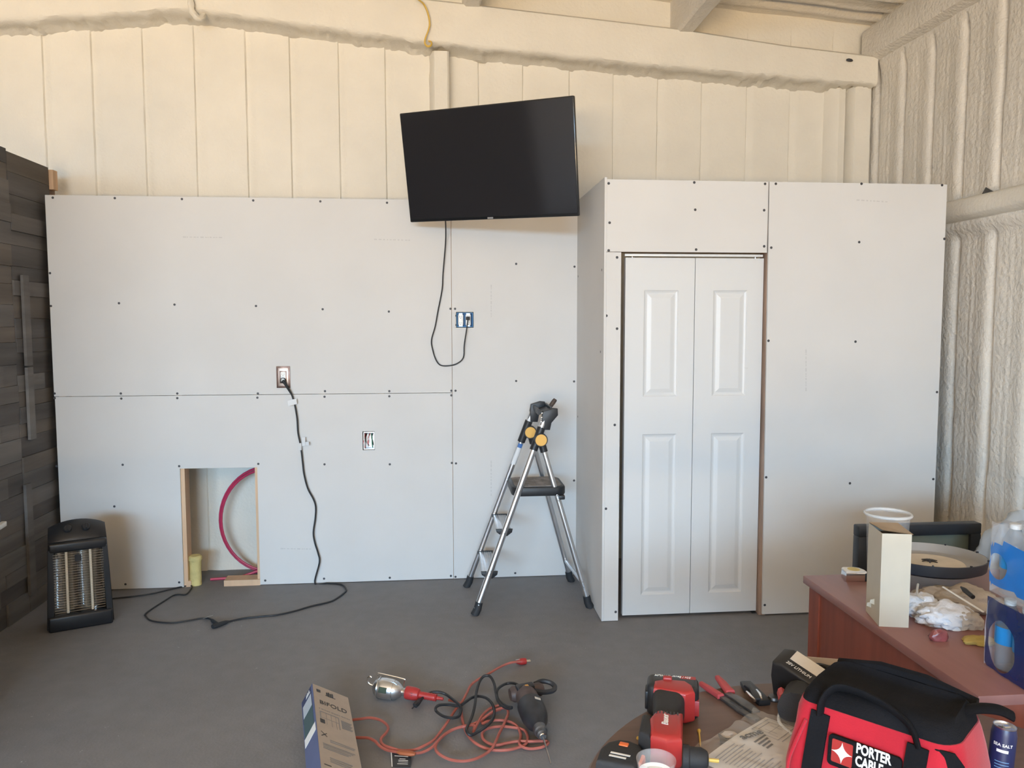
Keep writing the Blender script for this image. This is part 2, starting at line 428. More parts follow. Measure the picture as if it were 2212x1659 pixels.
for k, (x0, x1, zb) in enumerate([(1.612, 1.73, 3.602), (.19, .305, 3.715), (-1.25, -1.13, 3.83)]):
    sts = []; zt = float(zroof(np.array(x0))) + .03
    for yy in list(np.arange(-7.0, 5.36, .06)) + [5.36, 5.5]:
        q = .004 * mnoise.noise(Vector((yy * 7, k * 5, 0)))
        sts.append([(x0 + q, yy, zb + .016), (x0 + .016, yy, zb + q), (x1 - .016, yy, zb + q), (x1, yy, zb + .016), (x1 - .01, yy, zb + .06), (x0 + .05, yy, zb + .07), (x0 + .05, yy, zt), (x0, yy, zt)])
    sweep(sts, 'purlin', 'foam_rough', ['foam-coated roof purlin nearest the side wall', 'foam-coated roof purlin above the television', 'foam-coated roof purlin by the ridge'][k])

# ---- clad partition on the left: every board its own piece
mat('board_dark', (.090, .083, .080), .8, var=.35, vscale=7, stretch=(1, .12, 1.4), bump=.25, bscale=30)
mat('board_mid', (.13, .12, .113), .8, var=.3, vscale=7, stretch=(1, .12, 1.4), bump=.25, bscale=30)
mat('board_grey', (.15, .142, .135), .85, var=.25, vscale=8, stretch=(1, .12, 1.4), bump=.25, bscale=30)
mat('board_brown', (.125, .108, .093), .8, var=.3, vscale=7, stretch=(1, .12, 1.4), bump=.25, bscale=30)
b = MB(); b.box(-2.49, -2.387, 2.2, 5.315, 0, 2.61)
WL = struct(b.build('wall_left', 'old_stud', smooth=False), 'short partition clad in dark weathered boards')
rb = random.Random(11)
def boards(ya, yb, z0, z1, dz=0.0):
    z = z0
    while z < z1 - .02:
        h = min(rb.uniform(.075, .13), z1 - z); y = ya
        if z1 - z - h < .03: h = z1 - z
        while y < yb - .02:
            l = rb.uniform(.28, .62); ye = yb if yb - y - l < .12 else y + l
            t = rb.uniform(.008, .022)
            m = rb.choices(['board_dark', 'board_mid', 'board_grey', 'board_brown'], [4, 4, 1.4, 2])[0]
            MB().box(-2.387, -2.387 + t, y + .0012, ye - .0012, z + .001, z + h - .001).build('board', m, WL, world=True, smooth=False)
            y = ye
        z += h
boards(4.735, 5.217, 0, 2.632); boards(2.2, 4.735, 0, 2.645)
for (ya, yb, z0, z1, m) in [(4.80, 4.865, 1.0, 1.42, 'board_grey'), (4.80, 4.865, 1.43, 1.95, 'board_mid'), (4.72, 4.785, .1, .75, 'board_mid')]:
    MB().box(-2.366, -2.350, ya, yb, z0, z1).build('board', m, WL, world=True, smooth=False)
for o_ in WL.children: o_.matrix_parent_inverse = Matrix.Translation(-WL.location)
MB().box(-2.387, -2.352, 5.222, 5.28, 2.50, 2.62).build('end_block', 'pine', WL, smooth=False).matrix_parent_inverse = Matrix.Translation(-WL.location)

# ---- drywall partition
WP = bpy.data.objects.new('wall_partition', None); COL.objects.link(WP); struct(WP, 'new unpainted drywall across the end of the room')
HB = [(-1.612, -1.139, -1, .764)]
JB = (-.478, -.402, .862, .983); BB = (.123, .235, 1.642, 1.742)
X0 = -2.3425; SX = X0 + 2.438
def dsheet(x0, x1, z0, z1, y, holes=(), th=.0127, parent=WP):
    b = MB(); sheet_xz(b, x0, x1, z0, z1, y, y + th, holes); return b.build('drywall_sheet', 'drywall', parent, smooth=False)
def screws(sheet, pts):
    b = MB()
    for p, nrm in pts:
        z = Vector(nrm); x = Vector((0, 0, 1)).cross(z).normalized(); y = z.cross(x)
        Mx = frame(p, x, y, z); b.lathe([(.0076, -.001), (.0076, .0004), (.006, .0009), (.002, .0006), (0, .0006)], 8, Mx)
    o = b.build('screw_heads', 'screw', sheet); o['kind'] = 'stuff'; return o
def prints(sheet, segs):
    """faint rows of printed marks on the paper face"""
    b = MB(); rp = random.Random(2)
    for (p0, p1, nrm) in segs:
        p0, p1 = Vector(p0), Vector(p1); t = (p1 - p0).normalized(); n = Vector(nrm); s = n.cross(t); L = (p1 - p0).length; a = 0
        while a < L:
            w_ = rp.uniform(.006, .02); h = rp.uniform(.002, .004)
            b.add([p0 + t * a + s * (-h) + n * .0004, p0 + t * (a + w_) + s * (-h) + n * .0004, p0 + t * (a + w_) + s * h + n * .0004, p0 + t * a + s * h + n * .0004], [(0, 1, 2, 3)])
            a += w_ + rp.uniform(.003, .012)
    return b.build('faint_print', 'faint_print', sheet, smooth=False)
NB = (0, -1, 0)
def bk(l): return [(aty(u, v, D), NB) for u, v in l]
def fr(l): return [(aty(u, v, YC), NB) for u, v in l]
s1 = dsheet(X0, SX - .0015, 1.2265, ZT, D)
screws(s1, bk([(114, 427), (248, 428), (393, 430), (547, 433), (692, 435), (836, 438), (108, 590), (110, 661), (257, 655), (377, 658), (553, 661), (697, 668), (840, 673), (973, 667), (118, 850), (261, 850), (383, 850), (557, 850), (702, 845), (841, 845), (975, 844)]))
prints(s1, [(aty(395, 512, D), aty(475, 513, D), NB), (aty(808, 517, D), aty(885, 519, D), NB)])
s2 = dsheet(X0 + .004, SX - .0015, .004, 1.2235, D, HB + [JB])
screws(s2, bk([(118, 860), (262, 861), (383, 860), (556, 859), (701, 857), (841, 856), (975, 854), (122, 1007), (265, 1004), (387, 1007), (558, 1002), (701, 1003), (842, 1003), (976, 1000), (247, 1094), (387, 1258), (573, 1254), (700, 1250), (842, 1248), (974, 1244), (271, 1262)]))
prints(s2, [(aty(606, 1185, D), aty(672, 1186, D), NB)])
s3 = dsheet(SX + .0015, XC + .03, .004, ZT, D, [BB])
screws(s3, bk([(983, 667), (983, 682), (984, 702), (1115, 570), (1241, 576), (1115, 823), (1240, 824), (984, 844), (985, 1001), (1240, 1038), (1113, 1238), (1241, 1237), (984, 1246)]))
prints(s3, [(aty(1061, 615, D), aty(1061, 685, D), NB), (aty(1061, 995, D), aty(1061, 1070, D), NB)])
MB().box(SX + .003, .119, D - .0012, D, 1.64, 1.745).build('paper_patch', 'drywall', s3, smooth=False)
yb0, yb1 = D + .0127, D + .0127 + .089
for xx in (-2.32, -1.626, -1.157, -.75, -.38, .075, .48):
    MB().box(xx, xx + .038, yb0, yb1, .038, 2.40).build('stud', 'pine', WP, smooth=False)
MB().box(-2.33, .9, yb0, yb1, 2.40, 2.436).build('top_plate', 'pine', WP, smooth=False)
MB().box(-2.33, -1.5705, yb0, yb1, 0, .038).build('bottom_plate', 'pine', WP, smooth=False)
MB().box(-1.365, -1.139, yb0 - .0125, yb1, 0, .038).build('bottom_plate', 'pine', WP, smooth=False)
MB().box(-1.139, .9, yb0, yb1, 0, .038).build('bottom_plate', 'pine', WP, smooth=False)

# ---- closet: return, header, side strip, big sheet
WC = bpy.data.objects.new('wall_closet', None); COL.objects.link(WC); struct(WC, 'drywall closet built out from the partition')
OX0, OX1, OZ = .999, 1.818, 2.052
b = MB(); b.box(XC, XC + .0127, YC, D, .004, ZT + .006)
s4 = b.build('drywall_sheet', 'drywall', WC, smooth=False)
screws(s4, [(atx(u, v, XC), (-1, 0, 0)) for u, v in [(1300, 583), (1249, 597), (1297, 760), (1248, 900)]])
s5 = dsheet(XC + .0135, OX1 - .001, OZ + .004, ZT - .004, YC + .002, parent=WC)
screws(s5, [(p + Vector((0, .002, 0)), n) for p, n in fr([(1315, 396), (1500, 394), (1653, 397), (1317, 481), (1502, 453), (1651, 454), (1315, 541), (1504, 539), (1651, 532)])])
s6 = dsheet(XC + .0135, OX0, .004, OZ + .001, YC + .001, parent=WC)
screws(s6, [(p + Vector((0, .001, 0)), n) for p, n in fr([(1333, 556), (1310, 682), (1333, 710), (1328, 918), (1309, 1099), (1330, 1322)])])
b = MB(); b.box(OX1 + .004, XR, YC, YC + .0127, .010, ZT - .004)
for i, p in enumerate(b.v):
    if abs(p.x - OX1 - .004) < 1e-4 and p.z < .1: p.x = 1.838                         # the sheet leans a little
s7 = b.build('drywall_sheet', 'drywall', WC, smooth=False)
screws(s7, fr([(1676, 397), (1861, 397), (2035, 400), (1666, 535), (1856, 523), (2040, 516), (1660, 736), (1848, 738), (2024, 847), (1655, 1031), (1836, 1044), (2016, 1035), (1652, 1307)]))
prints(s7, [(aty(1741, 755, YC), aty(1741, 838, YC), NB), (aty(1850, 432, YC), aty(1915, 436, YC), NB)])
for (x0, x1, y0, y1, z0, z1) in [(.925, .963, YC + .0147, YC + .104, 0, 2.4), (.9635, 1.0, YC + .0147, YC + .104, 0, OZ), (1.822, 1.86, YC + .0147, YC + .104, 0, 2.4), (2.32, 2.358, YC + .0147, YC + .104, 0, 2.4), (2.80, 2.838, YC + .0147, YC + .104, 0, 2.4),
                                 (.92, .958, 4.62, 4.709, 0, 2.4), (.92, .958, 4.95, 5.04, 0, 2.4)]:
    MB().box(x0, x1, y0, y1, z0, z1).build('stud', 'old_stud', WC, smooth=False)
MB().box(.925, 2.838, YC + .0147, YC + .104, 2.4, 2.436).build('top_plate', 'pine', WC, smooth=False)
MB().box(.9635, 1.86, YC + .0147, YC + .104, OZ + .006, OZ + .095).build('header_beam', 'old_stud', WC, smooth=False)

# ---- bifold door
DY = 4.30
DR = bpy.data.objects.new('door_1', None); COL.objects.link(DR); DR.location = (1.42, DY, 0); struct(DR, 'white two-leaf bifold closet door with moulded panels')
def leaf(w_, h_, panels):
    b = MB(); t = .034
    xs_ = [0, panels[0][0], panels[0][1], w_]
    zz = [0, panels[1][2], panels[1][3], panels[0][2], panels[0][3], h_]
    def q(a, c, e, g): b.add([(a, 0, e), (c, 0, e), (c, 0, g), (a, 0, g)], [(0, 1, 2, 3)])
    for i in range(5):
        q(xs_[0], xs_[1], zz[i], zz[i + 1]); q(xs_[2], xs_[3], zz[i], zz[i + 1])
    for i in (0, 2, 4): q(xs_[1], xs_[2], zz[i], zz[i + 1])
    for (a, c, e, g) in panels:
        rings = [(0, 0), (.006, .0045), (.015, .0075), (.021, .0075), (.042, .0015), (.046, .0012)]
        R0 = [[(a + i, dd, e + i), (c - i, dd, e + i), (c - i, dd, g - i), (a + i, dd, g - i)] for i, dd in rings]
        for k in range(len(R0) - 1):
            for j in range(4):
                j2 = (j + 1) % 4; b.add([R0[k][j], R0[k][j2], R0[k + 1][j2], R0[k + 1][j]], [(0, 1, 2, 3)])
        b.add(R0[-1], [(0, 1, 2, 3)])
    b.add([(0, 0, 0), (w_, 0, 0), (w_, 0, h_), (0, 0, h_), (0, t, 0), (w_, t, 0), (w_, t, h_), (0, t, h_)], [(4, 7, 6, 5), (0, 4, 5, 1), (1, 5, 6, 2), (2, 6, 7, 3), (3, 7, 4, 0)])
    return b
lw = .3905; lh = 2.012
pn = [(.105, .300, 1.245, 1.835), (.105, .300, .115, 1.035)]
for k, x0 in enumerate((1.0335, 1.0335 + lw + .0035)):
    o = leaf(lw, lh, pn).build('door_leaf', 'white_paint', DR, smooth=False, fixn=False)
    o.matrix_basis = Matrix.Translation((x0 - 1.42, 0, .016)); o['label'] = ['left leaf of the bifold door', 'right leaf of the bifold door'][k]
MB().rbox(1.03, 1.815, DY + .004, DY + .03, 2.036, 2.050, .003).build('top_track', 'white_plastic', DR).matrix_parent_inverse = Matrix.Translation(-DR.location)
o = MB().box(1.795, 1.83, DY - .005, DY + .03, .0, .004).box(1.828, 1.832, DY - .005, DY + .03, 0, .035).build('pivot_bracket', 'dark_steel', DR, smooth=False); o.matrix_parent_inverse = Matrix.Translation(-DR.location)
for px_ in (1.075, 1.775):
    o = MB().tube([(px_, DY + .017, 2.028), (px_, DY + .017, 2.038)], .004, 8).build('pivot_pin', 'steel', DR); o.matrix_parent_inverse = Matrix.Translation(-DR.location)
# ================================================================== THINGS ON AND BY THE WALL
mat('bronze', (.20, .135, .115), .35, metal=.75, var=.2, vscale=40)
mat('brushed_bronze', (.62, .52, .47), .35, metal=.8, var=.08, vscale=60, stretch=(1, 1, .1))
mat('blue_box', (.03, .20, .46), .45)
mat('pex_red', (.50, .035, .10), .35)
mat('yellow_foam', (.72, .62, .27), .8, var=.12, vscale=16, bump=.5, bscale=60)
mat('wire_red', (.55, .03, .03), .4); mat('wire_green', (.03, .22, .12), .4); mat('wire_white', (.75, .76, .76), .4)
mat('yellow_cable', (.70, .47, .10), .5)
mat('tag_white', (.74, .75, .76), .6)
mat('worn_tread', (.24, .215, .20), .8, var=.35, vscale=14, bump=.15)
mat('brown_handle', (.075, .05, .038), .6, var=.3, vscale=20)
mat('sticker_blue', (.06, .17, .45), .5)

# ---- television on a tilting arm
TVR = Matrix.Rotation(-.5251, 4, 'Z') @ Matrix.Rotation(.2063, 4, 'X') @ Matrix.Rotation(.0217, 4, 'Y')
tv = thing('television', 'black flat screen television tilted out from the wall above the ladder', 'television', (.2886, 4.586, 2.579), TVR)
tw, th = 1.086 / 2, .630 / 2
b = MB(); b.rbox(-tw, tw, .002, .028, -th, th, .006); b.build('frame', 'black_gloss', tv)
b = MB(); b.rbox(-tw + .10, tw - .10, .028, .068, -th + .05, th - .16, .015); b.build('back_housing', 'black_plastic', tv)
b = MB(); b.rbox(-tw + .007, tw - .007, 0, .004, -th + .018, th - .007, .001, 1); b.build('screen', 'screen', tv)
b = MB(); b.rbox(-.018, .018, -.0005, .003, -th + .004, -th + .013, .001, 1); o = b.build('logo_badge', 'grey_print', tv); o['label'] = 'small grey badge under the screen'
pb = Vector((.2886, 4.586, 2.579)) + (TVR.to_3x3() @ Vector((0, .07, 0)))
b = MB(); b.rbox(-.11, .11, .068, .078, -.11, .11, .004); b.build('mount_plate', 'black_plastic', tv)
b = MB(); b.tube([pb, (.20, 5.10, 2.60), (.06, 5.33, 2.60)], .02, 8); b.rbox(-.01, .095, 5.325, 5.36, 2.48, 2.72, .004); b.build('mount_arm', 'black_plastic', tv, world=True)
pts = [aty(u, v, y) for u, v, y in [(962, 470, 4.93), (963, 500, 5.0), (962, 530, 5.055), (957, 590, 5.068), (955, 625, 5.071), (946, 672, 5.071), (940, 705, 5.07), (932, 735, 5.07), (935, 757, 5.07), (942, 778, 5.07), (952, 789, 5.07), (970, 790, 5.07), (988, 785, 5.07), (1001, 772, 5.068), (1003, 745, 5.062), (1008, 712, 5.05), (1011, 690, 5.045)]]
b = MB(); b.tube(smooth_path(pts, 5), .0042, 7); pc = b.build('power_cord', 'black_cord', tv, world=True)
pp = pts[-1]; b = MB(); b.rbox(pp.x - .012, pp.x + .012, pp.y - .01, pp.y + .045, pp.z - .004, pp.z + .018, .004); b.build('plug', 'black_rubber', pc)

def receptacle(parent, x, z, y, material='white_plastic', world=True):
    """duplex outlet face, centre at x, z, front at y"""
    b = MB(); b.rbox(x - .0165, x + .0165, y, y + .02, z - .034, z + .034, .004)
    r = b.build('receptacle', material, parent, world=world)
    for s in (1, -1):
        f = MB()
        for dx, hh in ((-.0063, .0045), (.0063, .0035)): f.box(x + dx - .0009, x + dx + .0009, y - .0006, y + .001, z + s * .0195 - hh, z + s * .0195 + hh)
        f.tube([(x, y - .0006, z + s * .0195 - .0095), (x, y + .001, z + s * .0195 - .0095)], .0022, 8)
        g = MB(); cz = z + s * .0195
        g.prism([(.0165 * math.cos(a) if abs(math.cos(a)) < .85 else math.copysign(.0142, math.cos(a)), .0145 * math.sin(a)) for a in [2 * math.pi * k / 20 for k in range(20)]], 0, .003, frame((x, y, cz), (1, 0, 0), (0, 0, 1), (0, -1, 0)))
        g.build('socket_face', material, r)
        f2 = MB(); f2.v = [p + Vector((0, -.003, 0)) for p in f.v]; f2.f = f.f; f2.build('slots', 'dark_print', r, smooth=False)
    return r
# ---- finished outlet with a bronze plate
wx, wz = -.9635, 1.3345
ol = thing('wall_outlet', 'duplex wall outlet with a bronze stepped cover plate', 'outlet', (wx, D, wz))
b = MB(); b.rbox(wx - .0425, wx + .0425, D - .004, D, wz - .0685, wz + .0685, .002); pl = b.build('cover_plate', 'bronze', ol, world=True)
b = MB(); b.rbox(wx - .031, wx + .031, D - .0065, D - .003, wz - .057, wz + .057, .002); b.build('inner_plate', 'brushed_bronze', pl)
b = MB(); b.rbox(wx - .022, wx + .022, D - .008, D - .005, wz - .039, wz + .039, .004); b.build('collar', 'bronze', pl)
receptacle(ol, wx, wz, D - .010)
# ---- blue two-gang box
bx_ = (BB[0] + BB[1]) / 2; bz_ = (BB[2] + BB[3]) / 2
ob = thing('outlet_box', 'blue two-gang box with two bare white outlets let into the drywall', 'outlet box', (bx_, D, bz_))
b = MB(); sheet_xz(b, BB[0] + .004, BB[1] - .004, BB[2] + .004, BB[3] - .004, D + .002, D + .065, [(BB[0] + .008, BB[1] - .008, BB[2] + .008, BB[3] - .008)])
b.box(BB[0] + .004, BB[1] - .004, D + .06, D + .066, BB[2] + .004, BB[3] - .004); b.build('box', 'blue_box', ob, world=True, smooth=False)
for dx in (-.026, .022):
    r = receptacle(ob, bx_ + dx, bz_, D + .004)
    MB().box(bx_ + dx - .012, bx_ + dx + .012, D + .012, D + .014, bz_ - .046, bz_ + .046).build('strap', 'steel', r, smooth=False)
# ---- junction box with loose wires
jx, jz = (JB[0] + JB[1]) / 2, (JB[2] + JB[3]) / 2
jb = thing('junction_box', 'open single box with loose coloured wires in the lower sheet', 'junction box', (jx, D, jz))
b = MB(); sheet_xz(b, JB[0] + .006, JB[1] - .002, JB[2] + .004, JB[3] - .004, D + .001, D + .07, [(JB[0] + .011, JB[1] - .006, JB[2] + .009, JB[3] - .009)])
b.box(JB[0] + .006, JB[1] - .002, D + .066, D + .071, JB[2] + .004, JB[3] - .004); b.build('box', 'steel', jb, world=True, smooth=False)
rw = random.Random(4)
for k, m in enumerate(['wire_red', 'black_cord', 'wire_white', 'wire_red', 'wire_green', 'black_cord']):
    x = jx - .022 + k * .009; pts = [(x, D + .05, jz + .04), (x + rw.uniform(-.01, .01), D + .012, jz + .02), (x + rw.uniform(-.012, .012), D + .004, jz - .01), (x + rw.uniform(-.015, .015), D + .02, jz - .045 + rw.uniform(-.005, .015))]
    MB().tube(smooth_path(pts, 5), .0035, 6).build('wire', m, jb, world=True)

# ---- floor cut-out: foam-coated pipe stub and red tubing
pc_ = atz(427, 1259, 0); pc_.y = 5.14
b = MB(); rp = random.Random(9); prof = []
b.lathe([(.036, 0), (.037, .05), (.0355, .1), (.037, .155), (.043, .165), (.042, .185), (.034, .192), (0, .19)], 14, Matrix.Translation((pc_.x, pc_.y, 0)))
for i, p in enumerate(b.v):
    q = mnoise.noise(p * 30) * .003; p.x += q; p.y += q
tag(b.build('pipe_stub', 'yellow_foam'), 'stub of pipe coated in yellow foam in the floor cut-out', 'pipe')
wt = thing('water_tubing', 'red plastic water tubing looped behind the drywall cut-out', 'tubing', (-1.0, 5.33, .05))
for k, (sc_, yy) in enumerate([(1.0, 5.33), (1.045, 5.348)]):
    pts = [(-1.12 - .315 * sc_ * math.cos(a), yy, .362 + .345 * sc_ * math.sin(a)) for a in [2 * math.pi * j / 48 for j in range(48)]]
    MB().tube(pts, .008, 8, closed=True).build('tube_loop', 'pex_red', wt, world=True)
MB().tube([(-1.48, 5.20, .012), (-1.30, 5.225, .012), (-1.15, 5.23, .06), (-1.08, 5.28, .12)], .009, 8).build('floor_run', 'pex_red', wt, world=True)

# ---- black extension cord from the outlet down to the floor
ec = thing('extension_cord', 'black extension cord hanging from the bronze outlet onto the floor', 'cord', atz(600, 1328, 0))
wl = [(615, 826, 5.045), (622, 838, 5.05), (630, 852, 5.062), (637, 875, 5.069), (642, 905, 5.069), (644, 935, 5.069), (650, 965, 5.069), (654, 1000, 5.069), (657, 1025, 5.068), (665, 1055, 5.068), (677, 1078, 5.067), (682, 1095, 5.067), (681, 1120, 5.067), (677, 1150, 5.067), (680, 1172, 5.066), (687, 1195, 5.064), (690, 1215, 5.06)]
fl_ = [(694, 1231), (712, 1246), (738, 1263), (748, 1274), (742, 1282), (722, 1296), (705, 1302), (670, 1310), (640, 1319), (600, 1328), (560, 1332), (525, 1336), (492, 1343)]
pts = [aty(u, v, y) for u, v, y in wl] + [atz(u, v, .006) for u, v in fl_]
for q_ in pts: q_.y = min(q_.y, 5.066)
MB().tube(smooth_path(pts, 5), .0052, 8).build('cord', 'black_cord', ec, world=True)
p = aty(611, 822, 5.06); b = MB(); b.lathe([(0, -.016), (.012, -.016), (.017, -.010), (.018, .004), (.015, .012)], 16, frame((p.x, 5.062, p.z), (1, 0, 0), (0, 0, 1), (0, -1, 0)))
p2 = pts[2]; b.tube([(p.x, 5.053, p.z), (p.x + .015, 5.05, p.z - .02), tuple(p2)], [.011, .009, .006], 8); b.build('plug', 'black_rubber', ec, world=True)
a_, b_ = atz(494, 1342, .013), atz(459, 1354, .013)
MB().tube([a_, a_.lerp(b_, .2), a_.lerp(b_, .45), a_.lerp(b_, .8), b_], [.007, .014, .016, .017, .015], 10, sy=.75).build('connector', 'black_rubber', ec, world=True)
def paper_tag(parent, pos, du, dv, world=True, name='tag', material='tag_white'):
    pos, du, dv = Vector(pos), Vector(du), Vector(dv); n = du.cross(dv).normalized() * .0006
    b = MB(); q = [pos, pos + du, pos + du + dv, pos + dv]
    b.add([*q, *[x + n for x in q]], [(0, 1, 2, 3), (4, 5, 6, 7), (0, 1, 5, 4), (1, 2, 6, 5), (2, 3, 7, 6), (3, 0, 4, 7)]); return b.build(name, material, parent, world=world, smooth=False)
for (u, v, du, dv) in [(640, 861, (-.052, -.012, -.012), (.004, 0, -.034)), (652, 945, (.022, -.01, .004), (.0, 0, -.055)), (651, 957, (-.016, -.012, .0), (0, 0, -.045)), (657, 955, (.032, -.015, .004), (0, 0, -.022))]:
    paper_tag(ec, aty(u, v, 5.058), du, dv)

# ---- step ladder
LD = thing('step_ladder', 'aluminium folding step ladder with orange hinge discs beside the closet', 'ladder', (.53, 4.7, 0))
legs = {'near': dict(ff=(.215, 4.435), top=aty(1177, 903, 4.555), hub=aty(1169, 951, 4.515), rf=(.875, 4.489), sy=-1), 'far': dict(ff=(.186, 4.92), top=aty(1151, 887, 4.80), hub=aty(1145, 933, 4.815), rf=(.845, 4.963), sy=1)}
for k, g in legs.items():
    f0 = Vector((*g['ff'], .035)); top = Vector(g['top']); d_ = (top - f0).normalized()
    b = MB(); b.tube([f0, top], .0185, 12); o = b.build('front_rail', 'aluminium', LD, world=True)
    hub = Vector(g['hub']); mid = f0 + d_ * ((hub.z - f0.z) / d_.z)
    b = MB(); b.tube([mid - d_ * .065, mid + d_ * .075], .024, 12); hb = b.build('hinge_sleeve', 'black_plastic', LD, world=True)
    yv = Vector((0, g['sy'], 0)); hc = Vector((hub.x, mid.y, hub.z)); rf = Vector((*g['rf'], .03)); rd = (rf - hc).normalized()
    b = MB(); b.lathe([(0, -.026), (.038, -.026), (.040, -.02), (.040, .02), (.038, .026), (0, .026)], 28, frame(hc, (1, 0, 0), (0, 0, 1), (0, 1, 0)).to_3x3().to_4x4() if False else Matrix.Translation(hc) @ Matrix.Rotation(R_(90), 4, 'X'))
    b.tube([hc, hc + rd * .075], .022, 12); b.build('hinge_body', 'black_plastic', hb)
    for s in (-1, 1):
        b = MB(); b.lathe([(0, .002), (.0325, .002), (.034, 0), (.034, -.004), (0, -.004)], 28, Matrix.Translation(hc + Vector((0, s * .027, 0))) @ Matrix.Rotation(R_(90 if s < 0 else -90), 4, 'X')); b.build('hinge_disc', 'orange_disc', hb)
    b = MB(); b.tube([hc + rd * .06, rf], .0165, 12); b.build('rear_rail', 'aluminium', LD, world=True)
    for q, ax in ((f0, d_), (rf, -rd)):
        b = MB(); e = Vector((q.x - ax.x * .035 * 1.0, q.y - ax.y * .03, 0)); b.tube([Vector((e.x, e.y, 0)), q + ax * .012 - Vector((0, 0, .012)), q + ax * .04], [.026, .023, .0215], 12)
        for p_ in b.v: p_.z = max(p_.z, 0.0)
        b.build('rubber_foot', 'black_rubber', LD, world=True)
    for z_ in (.06, .225, .255, .465, .495, .70):
        c = f0 + d_ * ((z_ - f0.z) / d_.z); MB().lathe([(.006, 0), (.005, .003), (0, .004)], 8, Matrix.Translation(c + Vector((0, -.0175, 0))) @ Matrix.Rotation(R_(90), 4, 'X')).build('rivet', 'steel', o)
    for z_ in (.13, .16, .64, .67):
        c = rf + (hc - rf) * ((z_ - rf.z) / (hc.z - rf.z)); MB().lathe([(.006, 0), (.005, .003), (0, .004)], 8, Matrix.Translation(c + Vector((0, -.0155, 0))) @ Matrix.Rotation(R_(90), 4, 'X')).build('rivet', 'steel', LD, world=True)
    g['rail'] = o; g['hc'] = hc; g['rfv'] = rf; g['f0'] = f0; g['d'] = d_
def on_rail(k, z): g = legs[k]; return g['f0'] + g['d'] * ((z - g['f0'].z) / g['d'].z)
def on_rear(k, z): g = legs[k]; return g['rfv'] + (g['hc'] - g['rfv']) * ((z - g['rfv'].z) / (g['hc'].z - g['rfv'].z))
for z_ in (.235, .475):
    n, f_ = on_rail('near', z_), on_rail('far', z_); y0, y1 = n.y + .012, f_.y - .012; xc = (n.x + f_.x) / 2 + .015
    b = MB(); b.rbox(xc - .040, xc + .042, y0, y1, z_ - .006, z_ + .002, .002)
    for q in range(6): b.box(xc - .034 + q * .0135, xc - .028 + q * .0135, y0 + .004, y1 - .004, z_ + .001, z_ + .0035)
    s_ = b.build('step', 'aluminium', LD, world=True)
    for yy in (y0, y1):
        b = MB(); b.prism([(xc - .048, z_ + .006), (xc + .050, z_ + .006), (xc + .046, z_ - .012), (xc + .018, z_ - .034), (xc - .018, z_ - .030), (xc - .044, z_ - .010)][::-1], -.012, .012, frame((0, yy, 0), (1, 0, 0), (0, 0, 1), (0, -1, 0)), r=.003); b.build('step_bracket', 'black_plastic', s_)
pz_ = .72; n = on_rail('near', pz_); f_ = on_rail('far', pz_)
def rr_poly(x0, x1, y0, y1, r, k=5):
    o = []
    for cx, cy, a0 in ((x1 - r, y1 - r, 0), (x0 + r, y1 - r, 90), (x0 + r, y0 + r, 180), (x1 - r, y0 + r, 270)):
        for i in range(k + 1): a = R_(a0 + 90 * i / k); o.append((cx + r * math.cos(a), cy + r * math.sin(a)))
    return o
px0, px1, py0, py1 = .425, .745, 4.505, 4.83
b = MB(); b.prism(rr_poly(px0, px1, py0, py1, .06), pz_ - .055, pz_, Matrix(), r=.012); pf = b.build('platform', 'black_plastic', LD, world=True)
b = MB(); b.prism(rr_poly(px0 + .022, px1 - .022, py0 + .022, py1 - .022, .045), pz_ - .002, pz_ + .003, Matrix())
b.build('platform_tread', 'worn_tread', pf)
for q in range(5): MB().box(px0 + .05 + q * .05, px0 + .062 + q * .05, py0 + .05, py1 - .05, pz_ + .002, pz_ + .0055).build('tread_rib', 'worn_tread', pf, smooth=False)
b = MB(); b.rbox(.70, .735, py0 - .01, py1 + .01, pz_ - .075, pz_ - .05, .005); b.build('platform_hook', 'black_plastic', pf)
p0, p1 = on_rear('near', .145), on_rear('far', .145); b = MB(); b.tube([p0, p1], .011, 8); b.build('rear_brace', 'aluminium', LD, world=True)
# head: tray with two horn-shaped ends
tn, tf = legs['near']['top'], legs['far']['top']; dn = legs['near']['d']
def horn(top, y, s):
    poly = [(-.030, -.075), (.014, -.085), (.030, -.045), (.075, -.008), (.080, .030), (.052, .038), (-.008, .030), (-.022, -.010)]
    ex = Vector((1, 0, .0)); b = MB(); b.prism(poly, -.02, .02, frame((top.x, y, top.z + .012), (.985, 0, .17), (-.17, 0, .985), (0, -1, 0)), r=.006); return b
hd = horn(tn, tn.y, -1).build('head_end', 'black_plastic', LD, world=True)
horn(tf, tf.y, 1).build('head_end', 'black_plastic', LD, world=True)
b = MB(); mA = (tn + tf) / 2
b.prism([(-.018, .0), (.070, .014), (.068, .034), (.058, .034), (.056, .018), (.0, .010), (-.006, .034), (-.018, .034)], -(tf.y - tn.y) / 2, (tf.y - tn.y) / 2, frame((mA.x, mA.y, mA.z + .012), (.985, 0, .17), (-.17, 0, .985), (0, -1, 0))); b.build('head_tray', 'black_plastic', LD, world=True)
for dz_ in (-.055, -.03, -.005, .02): MB().lathe([(.005, 0), (.004, .003), (0, .004)], 8, Matrix.Translation((tn.x - .02 + dz_ * .1, tn.y - .02, tn.z + .01 + dz_)) @ Matrix.Rotation(R_(90), 4, 'X')).build('rivet', 'chrome', hd)
